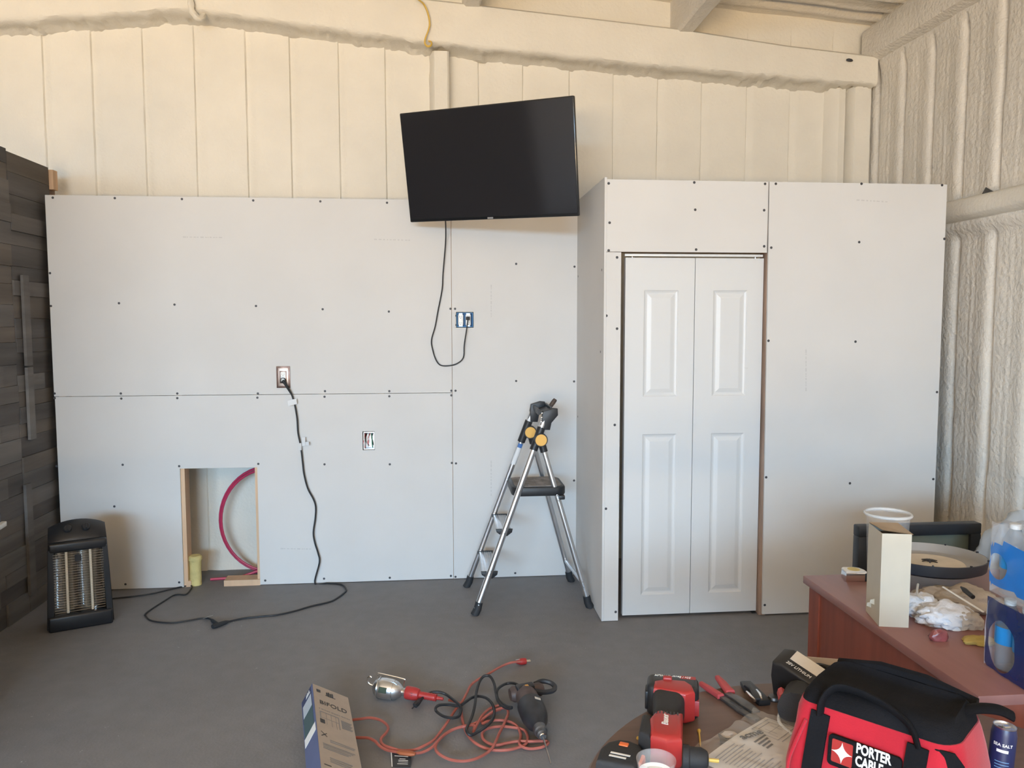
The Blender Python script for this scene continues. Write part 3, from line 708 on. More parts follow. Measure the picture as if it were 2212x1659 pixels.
for (k, z0, z1, m) in (('far', .80, .905, 'tag_white'), ('far', .905, .93, 'sticker_blue'), ('far', 1.055, 1.085, 'tag_white')):
    a, c = on_rail(k, z0), on_rail(k, z1); b = MB(); dd = (c - a).normalized(); yv = Vector((0, -1, 0)); sx = dd.cross(yv).normalized()
    b.add([a + (yv * math.cos(t) + sx * math.sin(t)) * .0189 for t in np.linspace(-.8, .8, 6)] + [c + (yv * math.cos(t) + sx * math.sin(t)) * .0189 for t in np.linspace(-.8, .8, 6)], [(i, i + 1, i + 7, i + 6) for i in range(5)]); b.build('sticker', m, legs[k]['rail'])
# tool left standing in the tray
a, c = aty(1181, 889, 4.66), aty(1200, 862, 4.66)
tl = thing('putty_knife', 'brown handled putty knife standing in the ladder tray', 'knife', a)
dv = (c - a); b = MB(); b.tube([a + dv * .1, a + dv * .35, a + dv * .75, a + dv * .95, a + dv], [.012, .017, .0195, .018, .012], 10, sy=.7); b.build('handle', 'brown_handle', tl, world=True)
b = MB(); b.tube([a - dv * .35, a + dv * .12], .007, 6, sy=.25); b.build('blade', 'dark_steel', tl, world=True)

# ---- quartz heater
hu = Vector((.277, .126, 0)).normalized(); hv = Vector((-hu.y, hu.x, 0)); ho = Vector((-1.9635, 4.453, 0))
HM = Matrix((hu, hv, Vector((0, 0, 1)))).transposed()
ht = thing('quartz_heater', 'black upright quartz heater with a shiny reflector in the left corner', 'heater', ho, HM)
hw = .152
mat('heater_black', (.014, .015, .018), .35, var=.2)
b = MB(); st = []
for a in np.linspace(-1, 1, 13):
    sx = hw * a; k = 1 - .055 * a * a; e = 1 - .10 * (abs(a) ** 6)
    prof = [(.045, 0), (.045, .455), (.042, .475), (.05, .50 * k + .005), (.085, .545 * k), (.12, .57 * k), (.15 * e, .578 * k), (.175 * e, .565 * k), (.19 * e, .52), (.20 * e, .30), (.215 * e, .06), (.215 * e, 0)]
    st.append([(sx * (1.08 - .16 * min(1, z / .55)), y, z) for y, z in prof])
n = len(st[0])
for s in st: b.v += [Vector(p) for p in s]
for i in range(len(st) - 1):
    for k in range(n): b.f.append((i * n + k, i * n + (k + 1) % n, (i + 1) * n + (k + 1) % n, (i + 1) * n + k))
b.f.append(tuple(range(n))); b.f.append(tuple((len(st) - 1) * n + k for k in range(n)))
b.build('housing', 'heater_black', ht, ang=40)
b = MB(); b.rbox(-.157, .157, -.012, .06, 0, .085, .012, 3); b.build('base_panel', 'heater_black', ht)
b = MB(); b.rbox(-.142, .142, .006, .06, .43, .485, .012, 3); b.build('top_panel', 'heater_black', ht)
for s in (-1, 1):
    b = MB(); b.add([(s * .157, .0, .07), (s * .128, .0, .07), (s * .116, .008, .45), (s * .142, .008, .45), (s * .157, .05, .07), (s * .128, .05, .07), (s * .116, .05, .45), (s * .142, .05, .45)], [(0, 1, 2, 3), (4, 5, 6, 7), (0, 1, 5, 4), (1, 2, 6, 5), (2, 3, 7, 6), (3, 0, 4, 7)]); b.build('side_frame', 'heater_black', ht, smooth=False)
b = MB(); N_ = 40
cs = []
for i in range(N_ + 1):
    x = -.126 + .252 * i / N_; t = (abs(x) - .062) / .064; cs.append((x, .042 - .034 * min(1, t * t)))
for z in (.085, .433): b.v += [Vector((x * (1 - .08 * (z > .2)), y, z)) for x, y in cs]
b.f = [(i, i + 1, N_ + 2 + i, N_ + 1 + i) for i in range(N_)]; b.build('reflector', mat('heater_mirror', (.42, .41, .40), .12, metal=1.0), ht, ang=60)
mat('quartz', (.74, .66, .52), .25)
for s in (-1, 1):
    b = MB(); b.tube([(s * .060, .022, .09), (s * .058, .022, .43)], .0065, 10); b.build('quartz_tube', 'quartz', ht)
for z in np.arange(.10, .43, .014): MB().tube([(-.122, .006, z), (.122, .006, z)], .0007, 4).build('grille_wire', 'chrome', ht)
b = MB(); b.rbox(-.018, .014, .003, .006, .375, .412, .001, 1); b.build('warning_label', 'heater_black', ht)
for s in (-.045, .045):
    nrm = Vector((0, -.75, .66)); x = Vector((1, 0, 0)); b = MB(); b.lathe([(.021, 0), (.021, .008), (.018, .012), (0, .012)], 18, frame((s, .083, .542), x, nrm.cross(x), nrm)); b.rbox(-.004, .004, -.017, .017, .01, .02, .002, 1, frame((s, .083, .542), x, nrm.cross(x), nrm)); b.build('knob', 'black_plastic', ht)
hc_ = [(226, 1296), (243, 1293), (290, 1288), (330, 1282), (365, 1274), (400, 1266), (414, 1266), (411, 1274), (401, 1284), (378, 1285), (355, 1298), (316, 1324), (316, 1332), (325, 1340), (345, 1344), (375, 1345), (405, 1341), (440, 1335), (456, 1338), (466, 1345)]
b = MB(); b.tube(smooth_path([atz(u, v, .006) for u, v in hc_], 5), .0045, 7); hcord = b.build('power_cord', 'black_cord', ht, world=True)
a, c = atz(458, 1340, .012), atz(470, 1350, .014); b = MB(); b.tube([a, c], [.009, .013], 8); b.build('plug', 'black_rubber', hcord)
paper_tag(hcord, atz(438, 1336, .012), atz(456, 1330, .012) - atz(438, 1336, .012), Vector((.02, -.03, .014)), world=False)

# ---- odds and ends high up and at the edge
pts = [aty(u, v, y) for u, v, y in [(880, -20, 5.20), (905, 0, 5.22), (916, 10, 5.26), (924, 28, 5.275), (928, 50, 5.275), (925, 66, 5.27), (919, 82, 5.265), (918, 94, 5.262), (924, 100, 5.26), (931, 98, 5.262), (932, 91, 5.27), (926, 89, 5.28)]]
tag(MB().tube(smooth_path(pts, 6), .0085, 8, sy=.55).build('yellow_cable', 'yellow_cable'), 'yellow cable hanging in a hook from the rafter', 'cable')
pts = [aty(u, v, 5.275) for u, v in [(407, -25), (412, 5), (415, 25)]] + [aty(428, 40, 5.30), aty(437, 38, 5.33), aty(440, 28, 5.38)]
b = MB(); b.tube(smooth_path(pts, 5), .019, 10)
for p in b.v: p += Vector((1, 1, 1)) * mnoise.noise(p * 40) * .004
tag(b.build('conduit_stub', 'foam'), 'foam-coated conduit bending under the rafter peak', 'conduit')
p = aty(1835, 130, 5.296); b = MB(); b.tube([p + Vector((-.022, 0, .002)), p + Vector((-.008, -.004, 0)), p + Vector((.01, -.004, -.002)), p + Vector((.022, 0, -.003))], [.006, .011, .010, .005], 8)
tag(b.build('bolt_plug', 'dark_print'), 'small dark plug on the face of the rafter near the corner', 'plug')
b = MB(); b.prism([(0, 0), (.13, 0), (.095, .012), (.05, .040)], -.002, .002, frame((3.02, 4.205, 2.372), (0, -1, 0), (-.25, 0, .97), (.97, 0, .25)))
tag(b.build('flashing_scrap', 'dark_steel', smooth=False), 'dark triangular scrap lying on the side wall girt', 'scrap')
# invented low cabinet, unseen past the left edge, added to shade that floor corner
mat('cabinet_brown', (.13, .075, .045), .55, var=.2, vscale=6, stretch=(1, 1, .2))
cbn = thing('added_shade_cabinet', 'unseen low brown cabinet added to shade the left floor corner', 'cabinet', (-2.12, 2.95, 0))
b = MB(); b.rbox(-2.34, -1.92, 2.25, 3.43, .0, .66, .004); cbb = b.build('body', 'cabinet_brown', cbn, world=True)
b = MB(); b.rbox(-2.345, -1.90, 2.23, 3.45, .66, .685, .003); b.build('top_board', 'cabinet_brown', cbn, world=True)
for y_ in (2.28, 2.86):
    b = MB(); b.rbox(-1.921, -1.905, y_, y_ + .46, .06, .64, .003); dd_ = b.build('door', 'cabinet_brown', cbn, world=True)
    b = MB(); b.rbox(-1.906, -1.890, y_ + .2, y_ + .26, .5, .515, .003); b.build('handle', 'steel', dd_)
a = atz(9, 1131, .702); b = MB(); b.rbox(-.012, .012, -.55, 0, -.012, .012, .003, 2, frame(a, (.99, .14, 0), (-.14, .99, 0), (0, 0, 1))); tag(b.build('white_trim_stick', 'white_plastic'), 'white trim stick lying on the added low cabinet at the left edge', 'stick')
# ================================================================== THINGS ON THE FLOOR
mat('box_tan', (.50, .44, .39), .8, var=.04, vscale=20)
mat('box_blue', (.115, .14, .26), .6, var=.05)
mat('box_blue_dark', (.05, .065, .14), .6)
mat('box_green', (.07, .12, .13), .6)
mat('box_pale', (.50, .55, .60), .6)
mat('drill_brown', (.085, .055, .048), .55, var=.3, vscale=18)
mat('drill_black', (.03, .03, .034), .5, var=.35, vscale=16)
mat('card_black', (.03, .035, .042), .4)
mat('lamp_green', (.03, .05, .025), .4)
mat('wrap_brown', (.42, .12, .045), .5)

# ---- hardware box lying on the tangle, turned up on one edge
BR_ = Matrix.Rotation(.195, 4, 'Z') @ Matrix.Rotation(.515, 4, 'Y')
bw, bt, bl = .168, .092, 1.05
bxo = thing('hardware_box', 'long tan and blue cardboard box of bifold door hardware on the floor', 'box', (-.534, 3.29, .162), BR_)
b = MB(); b.box(0, bw, -bl, 0, -bt, -.0008); b.build('carton', 'box_tan', bxo, smooth=False)
b = MB(); b.box(-.0008, .0, -bl, 0, -bt, -.0); b.build('blue_side', 'box_blue', bxo, smooth=False)
b = MB(); b.box(-.0014, -.0006, -.20, -.002, -bt + .004, -.012); b.build('side_panel_print', 'box_blue_dark', bxo, smooth=False)
b = MB(); b.box(-.0018, -.0012, -.36, -.16, -bt + .008, -.014); b.build('side_panel_print', 'box_green', bxo, smooth=False)
b = MB(); b.box(-.0022, -.0014, -.165, -.065, -bt + .010, -.016); b.build('side_window', 'box_pale', bxo, smooth=False)
b = MB(); b.box(-.0022, -.0014, -.385, -.325, -bt + .006, -.006); b.build('side_barcode', 'white_print', bxo, smooth=False)
TF = lambda x, y: frame((x, y, .0003), (1, 0, 0), (0, 1, 0), (0, 0, 1))
SF = lambda y, z: frame((-.0026, y, z), (0, 0, 1), (0, 1, 0), (-1, 0, 0))
text_part('lettering', 'BIFOLD', .046, 'dark_print', bxo, TF(.086, -.150), world=False, sx=.82)
def rects(name, rs, material, z=.0002, parent=bxo):
    b = MB()
    for (x0, x1, y0, y1) in rs: b.box(x0, x1, y0, y1, z, z + .0005)
    return b.build(name, material, parent, smooth=False)
# logo: three arches on a base line, printed on the face and the side
def logo(parent, Mx, s, material):
    b = MB()
    for k, (x0, x1, h) in enumerate([(-.5, -.32, .62), (-.26, -.08, .8), (-.02, .16, .62), (.22, .40, .8)]): b.box(x0 * s, x1 * s, -.1 * s, h * s, 0, .0005, Mx)
    b.box(-.62 * s, .66 * s, -.26 * s, -.14 * s, 0, .0005, Mx); return b.build('logo', material, parent, smooth=False)
logo(bxo, TF(.078, -.062), .036, 'dark_print'); logo(bxo, SF(-.040, -.036), .028, 'white_print')
rects('finger_hole', [(.016, .034, -.062, -.040)], 'dark_print'); rects('finger_hole', [(.018, .038, -.325, -.295)], 'dark_print'); rects('finger_hole', [(.022, .046, -.70, -.665)], 'dark_print')
rects('subtitle', [(.018 + .011 * k, .018 + .011 * k + (.009 if k % 4 else .005), -.212, -.207) for k in range(13)], 'grey_print')
rects('door_diagram', [(.024, .1, -.236, -.231), (.02, .024, -.32, -.232), (.1, .104, -.33, -.232), (.046, .0475, -.325, -.236), (.068, .0695, -.33, -.236), (.088, .0895, -.335, -.236), (.024, .1, -.282, -.2805)], 'grey_print')
rects('paragraph', [(.112, .160 - .004 * (k % 3), -.250 - .0085 * k, -.245 - .0085 * k) for k in range(8)], 'grey_print')
rects('paragraph', [(.050, .155 - .006 * (k % 2), -.445 - .012 * k, -.440 - .012 * k) for k in range(2)] + [(.018, .15 - .01 * k, -.485 - .011 * k, -.4805 - .011 * k) for k in range(4)], 'grey_print')
b = MB()
for (x0, y0, x1, y1) in [(.016, -.395, .04, -.425), (.016, -.43, .04, -.40)]:
    d_ = Vector((x1 - x0, y1 - y0, 0)); n_ = Vector((-d_.y, d_.x, 0)).normalized() * .002; a = Vector((x0, y0, .0002)); c = Vector((x1, y1, .0002))
    b.add([a - n_, c - n_, c + n_, a + n_], [(0, 1, 2, 3)])
b.build('cross_mark', 'dark_print', bxo, smooth=False)
rects('paragraph', [(.04, .13 - .006 * k, -.575 - .013 * k, -.569 - .013 * k) for k in range(3)], 'grey_print')
for (x, y) in ((.055, -.64), (.125, -.645), (.058, -.75), (.125, -.76)): rects('part_sketch', [(x, x + .026, y, y + .003), (x, x + .003, y - .05, y), (x + .023, x + .026, y - .04, y), (x + .01, x + .026, y - .05, y - .047)], 'grey_print')
rects('part_names', [(.014, .042, -.632, -.627), (.094, .112, -.637, -.632), (.014, .04, -.725, -.72), (.096, .114, -.735, -.73)], 'dark_print')

# ---- trouble light
A, B = Vector((-.298, 3.48, .048)), Vector((.013, 3.374, .026)); ax = (B - A).normalized(); LL = (B - A).length
Mx = frame(A, ax.cross(Vector((0, 0, 1))).normalized(), (ax.cross(Vector((0, 0, 1)))).cross(ax).normalized(), ax)
Mx = frame(A, Vector((0, 0, 1)).cross(ax).normalized(), ax.cross(Vector((0, 0, 1)).cross(ax)).normalized(), ax)
wlamp = thing('work_lamp', 'metal caged trouble light with a red handle lying on the floor', 'lamp', (A.x, A.y, 0))
b = MB(); b.lathe([(0, 0), (.018, .001), (.033, .012), (.043, .032), (.046, .055), (.045, .085), (.040, .108), (.030, .126), (.019, .136), (.017, .138)], 28, Mx); sh = b.build('reflector_shell', 'aluminium', wlamp, world=True)
for t_ in (.03, .10): MB().tube([Mx @ Vector(((.0455 if t_ < .06 else .042) * math.cos(a), (.0455 if t_ < .06 else .042) * math.sin(a), t_)) for a in [2 * math.pi * k / 24 for k in range(24)]], .0018, 6, closed=True).build('bead', 'chrome', sh)
nrm = Vector((.2, -.93, .22)).normalized(); cpos = A + ax * .062 + (nrm - ax * nrm.dot(ax)).normalized() * .0462; nn = (nrm - ax * nrm.dot(ax)).normalized()
b = MB(); b.rbox(-.018, .018, -.012, .012, -.004, .003, .001, 1, frame(cpos, ax, nn.cross(ax), nn)); b.build('label_plate', 'lamp_green', sh)
b = MB(); b.lathe([(.017, .134), (.0165, .140), (.018, .142), (.0165, .145), (.018, .148), (.0165, .151), (.018, .154), (.0165, .16)], 16, Mx); b.build('socket_neck', 'chrome', wlamp, world=True)
b = MB(); b.lathe([(0, .155), (.026, .156), (.029, .162), (.028, .20), (.024, .216), (.016, .222)], 18, Mx); hd2 = b.build('handle_head', 'red_plastic', wlamp, world=True)
b = MB(); sd = Mx.to_3x3() @ Vector((0, 0, 1)); q0 = A + ax * .186 + nn * .026; b.rbox(-.010, .010, -.007, .007, -.004, .0015, .001, 1, frame(q0, ax, nn.cross(ax), nn)); b.build('socket_slot', 'dark_print', hd2)
prof = [(.015, .218)]
for k in range(6): prof += [(.0165, .224 + k * .0125), (.0145, .230 + k * .0125)]
prof += [(.0165, .298), (.008, .302), (.0065, .33)]
b = MB(); b.lathe(prof, 16, Mx); b.build('handle_grip', 'red_plastic', wlamp, world=True)
up = Vector((0, 0, 1)); upn = (up - ax * up.dot(ax)).normalized()
b = MB(); b.tube(smooth_path([A + ax * .015 + upn * .034, A + ax * .02 + upn * .062, A + ax * .03 + upn * .066, A + ax * .14 + upn * .060, A + ax * .145 + upn * .05, A + ax * .14 + upn * .02], 4), .0022, 6)
b.tube(smooth_path([A + ax * .0 + upn * .004, A - ax * .02 + upn * .01, A - ax * .03 + upn * .03, A - ax * .018 + upn * .044, A - ax * .01 + upn * .04], 4), .0024, 6); b.build('wire_hook', 'chrome', wlamp, world=True)

c4 = lambda l: [(780 + x / 4.9156, 1390 + y / 4.9156) for x, y in l]
def floor_cord(l, z0=.007, lift=(), amp=.006, ph=0.0):
    out = []
    for i, (u, v) in enumerate(c4(l)):
        z = z0 + amp * (.5 + .5 * math.sin(i * 1.9 + ph)); out.append(atz(u, v, z))
    return smooth_path(out, 6)
# orange cord of the lamp
lc = [(930, 600), (990, 615), (1045, 640), (1062, 690), (1066, 740), (1080, 830), (1110, 930), (1170, 1020), (1250, 1080), (1340, 1118), (1440, 1135), (1560, 1130), (1660, 1108), (1740, 1075), (1770, 1010), (1745, 935), (1690, 905), (1600, 890), (1500, 882), (1400, 890), (1320, 915), (1285, 960), (1300, 1020), (1360, 1062), (1440, 1080), (1540, 1060), (1660, 1040), (1800, 1040), (1900, 1036), (1975, 1042), (1985, 1062), (1930, 1098), (1820, 1118), (1730, 1105), (1680, 1060), (1695, 980), (1670, 900), (1620, 850), (1540, 822), (1440, 815), (1340, 828), (1290, 850), (1290, 810), (1330, 770), (1420, 720), (1480, 700)]
MB().tube(floor_cord(lc, .008, ph=.4), .0058, 7).build('lamp_cord', 'orange_cord', wlamp, world=True)
# ---- orange extension cord
oc = thing('extension_cord', 'orange extension cord tangled on the floor with its red plug at the far end', 'cord', atz(1000, 1560, 0))
o1 = [(1690, 193), (1610, 200), (1530, 225), (1440, 270), (1340, 330), (1230, 390), (1160, 450), (1115, 540), (1070, 620), (1010, 690), (955, 775), (900, 860), (830, 955), (760, 1035), (660, 1090), (560, 1130), (420, 1135), (330, 1112), (250, 1085), (215, 1050), (215, 1005), (265, 950), (288, 900), (265, 855), (200, 812), (100, 790), (0, 800), (-120, 815), (-280, 850), (-420, 900), (-520, 960), (-540, 1010), (-470, 1040), (-300, 1020), (-120, 1000), (0, 1000), (80, 1005), (150, 1040), (200, 1090), (280, 1132), (400, 1155), (520, 1166), (640, 1158), (740, 1112), (800, 1050), (870, 980), (960, 920), (1080, 880), (1200, 850), (1290, 800), (1390, 730), (1480, 690), (1545, 690), (1562, 740), (1540, 800), (1500, 890), (1460, 970), (1425, 1050), (1385, 1120), (1310, 1180), (1200, 1230), (1080, 1250), (960, 1236), (870, 1200), (810, 1155), (790, 1110), (800, 1062), (830, 1020), (900, 960), (1000, 905), (1100, 880), (1200, 870), (1190, 940), (1230, 860), (1290, 760), (1370, 690), (1460, 660)]
MB().tube(floor_cord(o1, .018, ph=0.0, amp=.007), .0058, 7).build('cord', 'orange_cord', oc, world=True)
a, c = atz(780 + 1672 / 4.9156, 1390 + 195 / 4.9156, .016), atz(780 + 1752 / 4.9156, 1390 + 186 / 4.9156, .016); dd = (c - a)
b = MB(); b.tube([a - dd * .3, a, a + dd * .25, a + dd * .7, c], [.007, .012, .016, .0165, .014], 12); pg = b.build('plug', 'red_plastic', oc, world=True)
sdv = Vector((0, 0, 1)).cross(dd).normalized()
for s in (-1, 1): MB().tube([c + sdv * .006 * s, c + sdv * .006 * s + dd.normalized() * .022], .0022, 5).build('prong', 'chrome', pg)
paper_tag(oc, a - dd * .42 + Vector((0, 0, .012)), sdv * -.03 + Vector((0, 0, .012)), dd.normalized() * .016)
b = MB(); p0, p1 = atz(857, 1624, .024), atz(897, 1629, .024); b.tube([p0, p0.lerp(p1, .2), p0.lerp(p1, .8), p1], [.006, .014, .014, .008], 8, sy=.6); b.build('cord_wrap', 'wrap_brown', oc, world=True)
cd = [atz(844, 1629, .004), atz(889, 1633, .004), atz(887, 1658, .002), atz(846, 1657, .002)]
n_ = Vector((0, 0, .012)); b = MB(); cd[0] += n_; cd[1] += n_
b.add(cd + [p + Vector((0, 0, .0012)) for p in cd], [(0, 1, 2, 3), (4, 5, 6, 7), (0, 1, 5, 4), (1, 2, 6, 5), (2, 3, 7, 6), (3, 0, 4, 7)]); cdo = b.build('warning_card', 'card_black', oc, world=True, smooth=False)
b = MB(); T_ = Vector((0, 0, .0016))
def cpt(s, t): return (cd[0].lerp(cd[1], s)).lerp(cd[3].lerp(cd[2], s), t) + T_
for (s0, s1, t0, t1) in [(0, 1, 0, .07), (0, .05, 0, 1), (.18, .85, .28, .33), (.42, .72, .45, .49), (.36, .85, .55, .60), (.36, .85, .66, .69), (.3, .85, .78, .82)]: b.add([cpt(s0, t0), cpt(s1, t0), cpt(s1, t1), cpt(s0, t1)], [(0, 1, 2, 3)])
b.build('card_print', 'white_print', cdo, smooth=False)

# ---- corded drill
dr = thing('corded_drill', 'old brown and black corded drill lying on the orange cord', 'drill', (.40, 3.15, 0))
P0, P1 = Vector((.372, 3.262, .068)), Vector((.402, 2.955, .052)); dx = (P1 - P0).normalized(); Lq = (P1 - P0).length
Md = frame(P0, Vector((0, 0, 1)).cross(dx).normalized(), dx.cross(Vector((0, 0, 1)).cross(dx)).normalized(), dx)
b = MB(); b.lathe([(0, -.03), (.035, -.03), (.046, -.018), (.048, .0), (.048, .055), (.05, .06)], 22, Md); b.build('motor_housing', 'drill_brown', dr, world=True)
b = MB(); b.lathe([(.05, .058), (.056, .064), (.056, .12), (.054, .15), (.046, .185), (.030, .215), (.027, .235)], 22, Md); gc = b.build('gear_case', 'drill_black', dr, world=True)
MB().rbox(-.012, .012, -.009, .009, 0, .0015, .0005, 1, frame(P0 + dx * .105 + Vector((.022, 0, .0525)), (1, 0, -.35), (0, -1, 0), (.33, 0, .94))).build('worn_patch', 'paper', gc)
b = MB(); b.lathe([(.026, .23), (.027, .236), (.027, .262), (.022, .268), (.021, .285), (.013, .292), (.011, .30), (0, .30)], 18, Md); ck = b.build('chuck', 'dark_steel', dr, world=True)
b = MB(); b.lathe([(.014, .288), (.014, .296), (.010, .299)], 14, Md); b.build('chuck_ring', 'chrome', ck)
e0 = P0 + dx * .298; b = MB(); b.tube([e0, e0 + Vector((.012, -.13, -.035))], [.0035, .0025], 6); b.build('drill_bit', 'steel', ck)
g0, g1 = Vector((.305, 3.335, .05)), Vector((.455, 3.365, .058))
b = MB(); b.tube([g0, g0.lerp(g1, .1), g0.lerp(g1, .5), g0.lerp(g1, .9), g1], [.028, .038, .036, .032, .022], 14, sy=.9); b.tube([P0 + Vector((0, 0, .0)), P0 + Vector((.0, .09, -.012))], [.042, .034], 14); b.build('rear_grip', 'drill_brown', dr, world=True)
b = MB(); b.rbox(-.045, .035, -.022, .022, 0, .018, .006, 2, frame(Vector((.375, 3.33, .078)), (g1 - g0).normalized(), Vector((0, 0, 1)).cross((g1 - g0).normalized()), (0, 0, 1))); b.build('switch_block', 'drill_black', dr, world=True)
b = MB(); b.rbox(-.006, .01, -.010, .010, .016, .021, .002, 1, frame(Vector((.375, 3.315, .078)), (1, .2, 0), (-.2, 1, 0), (0, 0, 1))); b.build('switch', 'orange_disc', dr, world=True)
lp = [(.42, 3.385, .07), (.455, 3.40, .075), (.492, 3.395, .068), (.508, 3.372, .06), (.495, 3.345, .055), (.455, 3.335, .055), (.41, 3.32, .07)]
b = MB(); b.tube(smooth_path(lp, 5), .011, 8); b.build('d_handle', 'drill_black', dr, world=True)
bc = [(572, 655), (600, 630), (640, 590), (720, 530), (820, 515), (900, 540), (970, 590), (1040, 650), (1062, 705), (1040, 770), (980, 790), (880, 775), (810, 730), (790, 690), (830, 655), (930, 650), (1040, 662), (1110, 620), (1170, 580), (1240, 560), (1330, 580), (1390, 640), (1415, 720), (1400, 800), (1330, 880), (1240, 940), (1165, 972), (1120, 930), (1130, 880), (1180, 770), (1210, 650), (1225, 520), (1260, 400), (1310, 345), (1370, 350), (1410, 420), (1430, 520), (1445, 590), (1490, 655), (1560, 690), (1600, 680), (1540, 665), (1460, 600), (1440, 530), (1465, 470), (1540, 428), (1620, 422), (1680, 450), (1720, 500)]
b = MB(); b.tube(floor_cord(bc, .028, amp=.014, ph=.7), .0062, 7); dc = b.build('power_cord', 'black_cord', dr, world=True)
a, c = atz(780 + 640 / 4.9156, 1390 + 590 / 4.9156, .03), atz(780 + 572 / 4.9156, 1390 + 660 / 4.9156, .018)
b = MB(); b.tube([a, a.lerp(c, .4), a.lerp(c, .6), c], [.007, .011, .013, .012], 9); b.tube([c, c + (c - a).normalized() * .02], .003, 5); b.build('plug', 'black_rubber', dc)
# ================================================================== ROUND TABLE IN THE FOREGROUND
mat('table_brown', (.155, .103, .083), .42, var=.10, vscale=12, stretch=(.3, 3, 1), spec=.4)
mat('desk_top', (.27, .12, .102), .34, var=.08, vscale=6, stretch=(4, .4, 1), spec=.45)
mat('desk_side', (.20, .052, .032), .5, var=.18, vscale=8, stretch=(3, 3, .2))
TZ = .72; TC = Vector((.858, 1.363, 0))
rt = thing('round_table', 'brown round table in the foreground covered with tools', 'table', TC)
b = MB(); b.lathe([(0, .69), (.575, .69), (.592, .696), (.598, .706), (.598, .714), (.592, TZ), (0, TZ)], 96); b.build('tabletop', 'table_brown', rt)
b = MB(); b.lathe([(.045, .03), (.04, .06), (.04, .64), (.10, .66), (.10, .69)], 20); b.build('pedestal', 'black_plastic', rt)
for k in range(4):
    a = R_(45 + 90 * k); b = MB(); b.tube([(0, 0, .07), (.2 * math.cos(a), .2 * math.sin(a), .05), (.42 * math.cos(a), .42 * math.sin(a), .018)], [.03, .026, .018], 8, sy=.8); b.build('foot', 'black_plastic', rt)

def onT(u, v, z=0.0): return atz(u, v, TZ + z)
# ---- red cordless drill lying on its side
O = onT(1453, 1503, .045); O.z = TZ; hd_ = Vector((-.30, -.954, 0)).normalized(); cx_ = Vector((-hd_.y, hd_.x, 0))   # handle runs toward the viewer, chuck to the right
Mr = Matrix((cx_, -hd_, Vector((0, 0, 1)))).transposed()
rd_ = thing('cordless_drill', 'red and black cordless drill lying on its side on the round table', 'drill', O, Mr)
b = MB(); b.prism(rr_poly(-.062, .062, -.03, .045, .018), .0, .080, Matrix(), r=.012, seg=3); bt_ = b.build('battery', 'black_plastic', rd_)
b = MB(); b.prism([(.0625, -.028), (.0625, .012), (.05, .012), (.05, -.028)][::-1], .012, .05, Matrix(), r=.002); b.build('battery_side_clip', 'red_plastic', bt_)
b = MB(); b.rbox(-.066, -.056, -.022, .02, .015, .06, .003); b.build('battery_side_clip', 'black_plastic', bt_)
b = MB(); b.prism([(-.045, -.005), (-.045, -.045), (.03, -.060), (.052, -.045), (.046, -.01), (.03, .010), (-.02, .010)], .006, .083, Matrix(), r=.008, seg=3); b.build('foot', 'red_plastic', rd_)
b = MB(); b.rbox(-.024, -.002, .002, .018, .078, .088, .003); b.build('battery_latch', 'red_plastic', rd_)
b = MB(); b.prism([(-.046, .004), (-.046, -.05), (-.042, -.12), (-.044, -.195), (.0, -.20), (.014, -.14), (.028, -.065), (.022, .002)], .010, .080, Matrix(), r=.018, seg=4); b.build('grip', 'black_rubber', rd_)
b = MB(); b.prism([(-.038, -.155), (-.050, -.190), (-.044, -.262), (-.010, -.276), (.022, -.262), (.024, -.148), (.0, -.162), (-.024, -.146)], .008, .084, Matrix(), r=.014, seg=4); mb_ = b.build('motor_housing', 'red_plastic', rd_)
for k in range(7): MB().box(-.036 + k * .0078, -.0328 + k * .0078, -.172, -.161, .082, .0846).build('vent_slot', 'dark_print', mb_, smooth=False)
b = MB(); b.prism([(-.066, -.165), (-.070, -.245), (-.044, -.265), (-.034, -.22), (-.044, -.165)], .012, .078, Matrix(), r=.012, seg=3); b.build('rear_cap', 'black_rubber', rd_)
b = MB(); b.lathe([(.026, .03), (.026, .042), (.023, .045), (.023, .068), (.017, .080), (.010, .083), (0, .083)], 20, frame((-.006, -.258, .036), (0, 1, 0), (0, 0, 1), (1, 0, 0))); b.build('chuck', 'black_rubber', rd_)
b = MB(); b.tube([(.074, -.258, .036), (.098, -.258, .036)], .004, 6); b.build('driver_bit', 'yellow_cable', rd_)
text_part('battery_lettering', '20v / Bauer LITHIUM', .0125, 'white_print', bt_, frame((0, .030, .0805), (-1, 0, 0), (0, -1, 0), (0, 0, 1)), world=False, shear=.2, sx=.8)
b = MB(); b.rbox(.018, .055, .022, .038, .0795, .0802, .0003, 1); b.build('battery_stripe', 'red_plastic', bt_)
text_part('drill_lettering', 'Bauer', .020, 'white_print', mb_, frame((-.014, -.198, .0843), (0, 1, 0), (-1, 0, 0), (0, 0, 1)), world=False, shear=.2, bold=.0004)

# ---- wire strippers
ws = thing('wire_strippers', 'grey wire strippers with red grips lying beside the red drill', 'pliers', onT(1575, 1505))
def flat_bar(pts, ws_, z0, z1, name, m, parent, r=.003):
    """a flat bar along points with half-widths"""
    L_, R2 = [], []
    for i, p in enumerate(pts):
        p = Vector((p.x, p.y, 0)); a = pts[max(0, i - 1)]; c = pts[min(len(pts) - 1, i + 1)]; t = Vector((c.x - a.x, c.y - a.y, 0)).normalized(); s = Vector((-t.y, t.x, 0))
        L_.append(p + s * ws_[i]); R2.append(p - s * ws_[i])
    poly = [(p.x, p.y) for p in R2] + [(p.x, p.y) for p in reversed(L_)]
    b = MB(); b.prism(poly, z0, z1, Matrix(), r=r); return b.build(name, m, parent, world=True)
flat_bar([onT(1513, 1483), onT(1530, 1494), onT(1550, 1507), onT(1557, 1512)], [.005, .008, .008, .010], TZ + .001, TZ + .016, 'grip', 'red_dull', ws, .005)
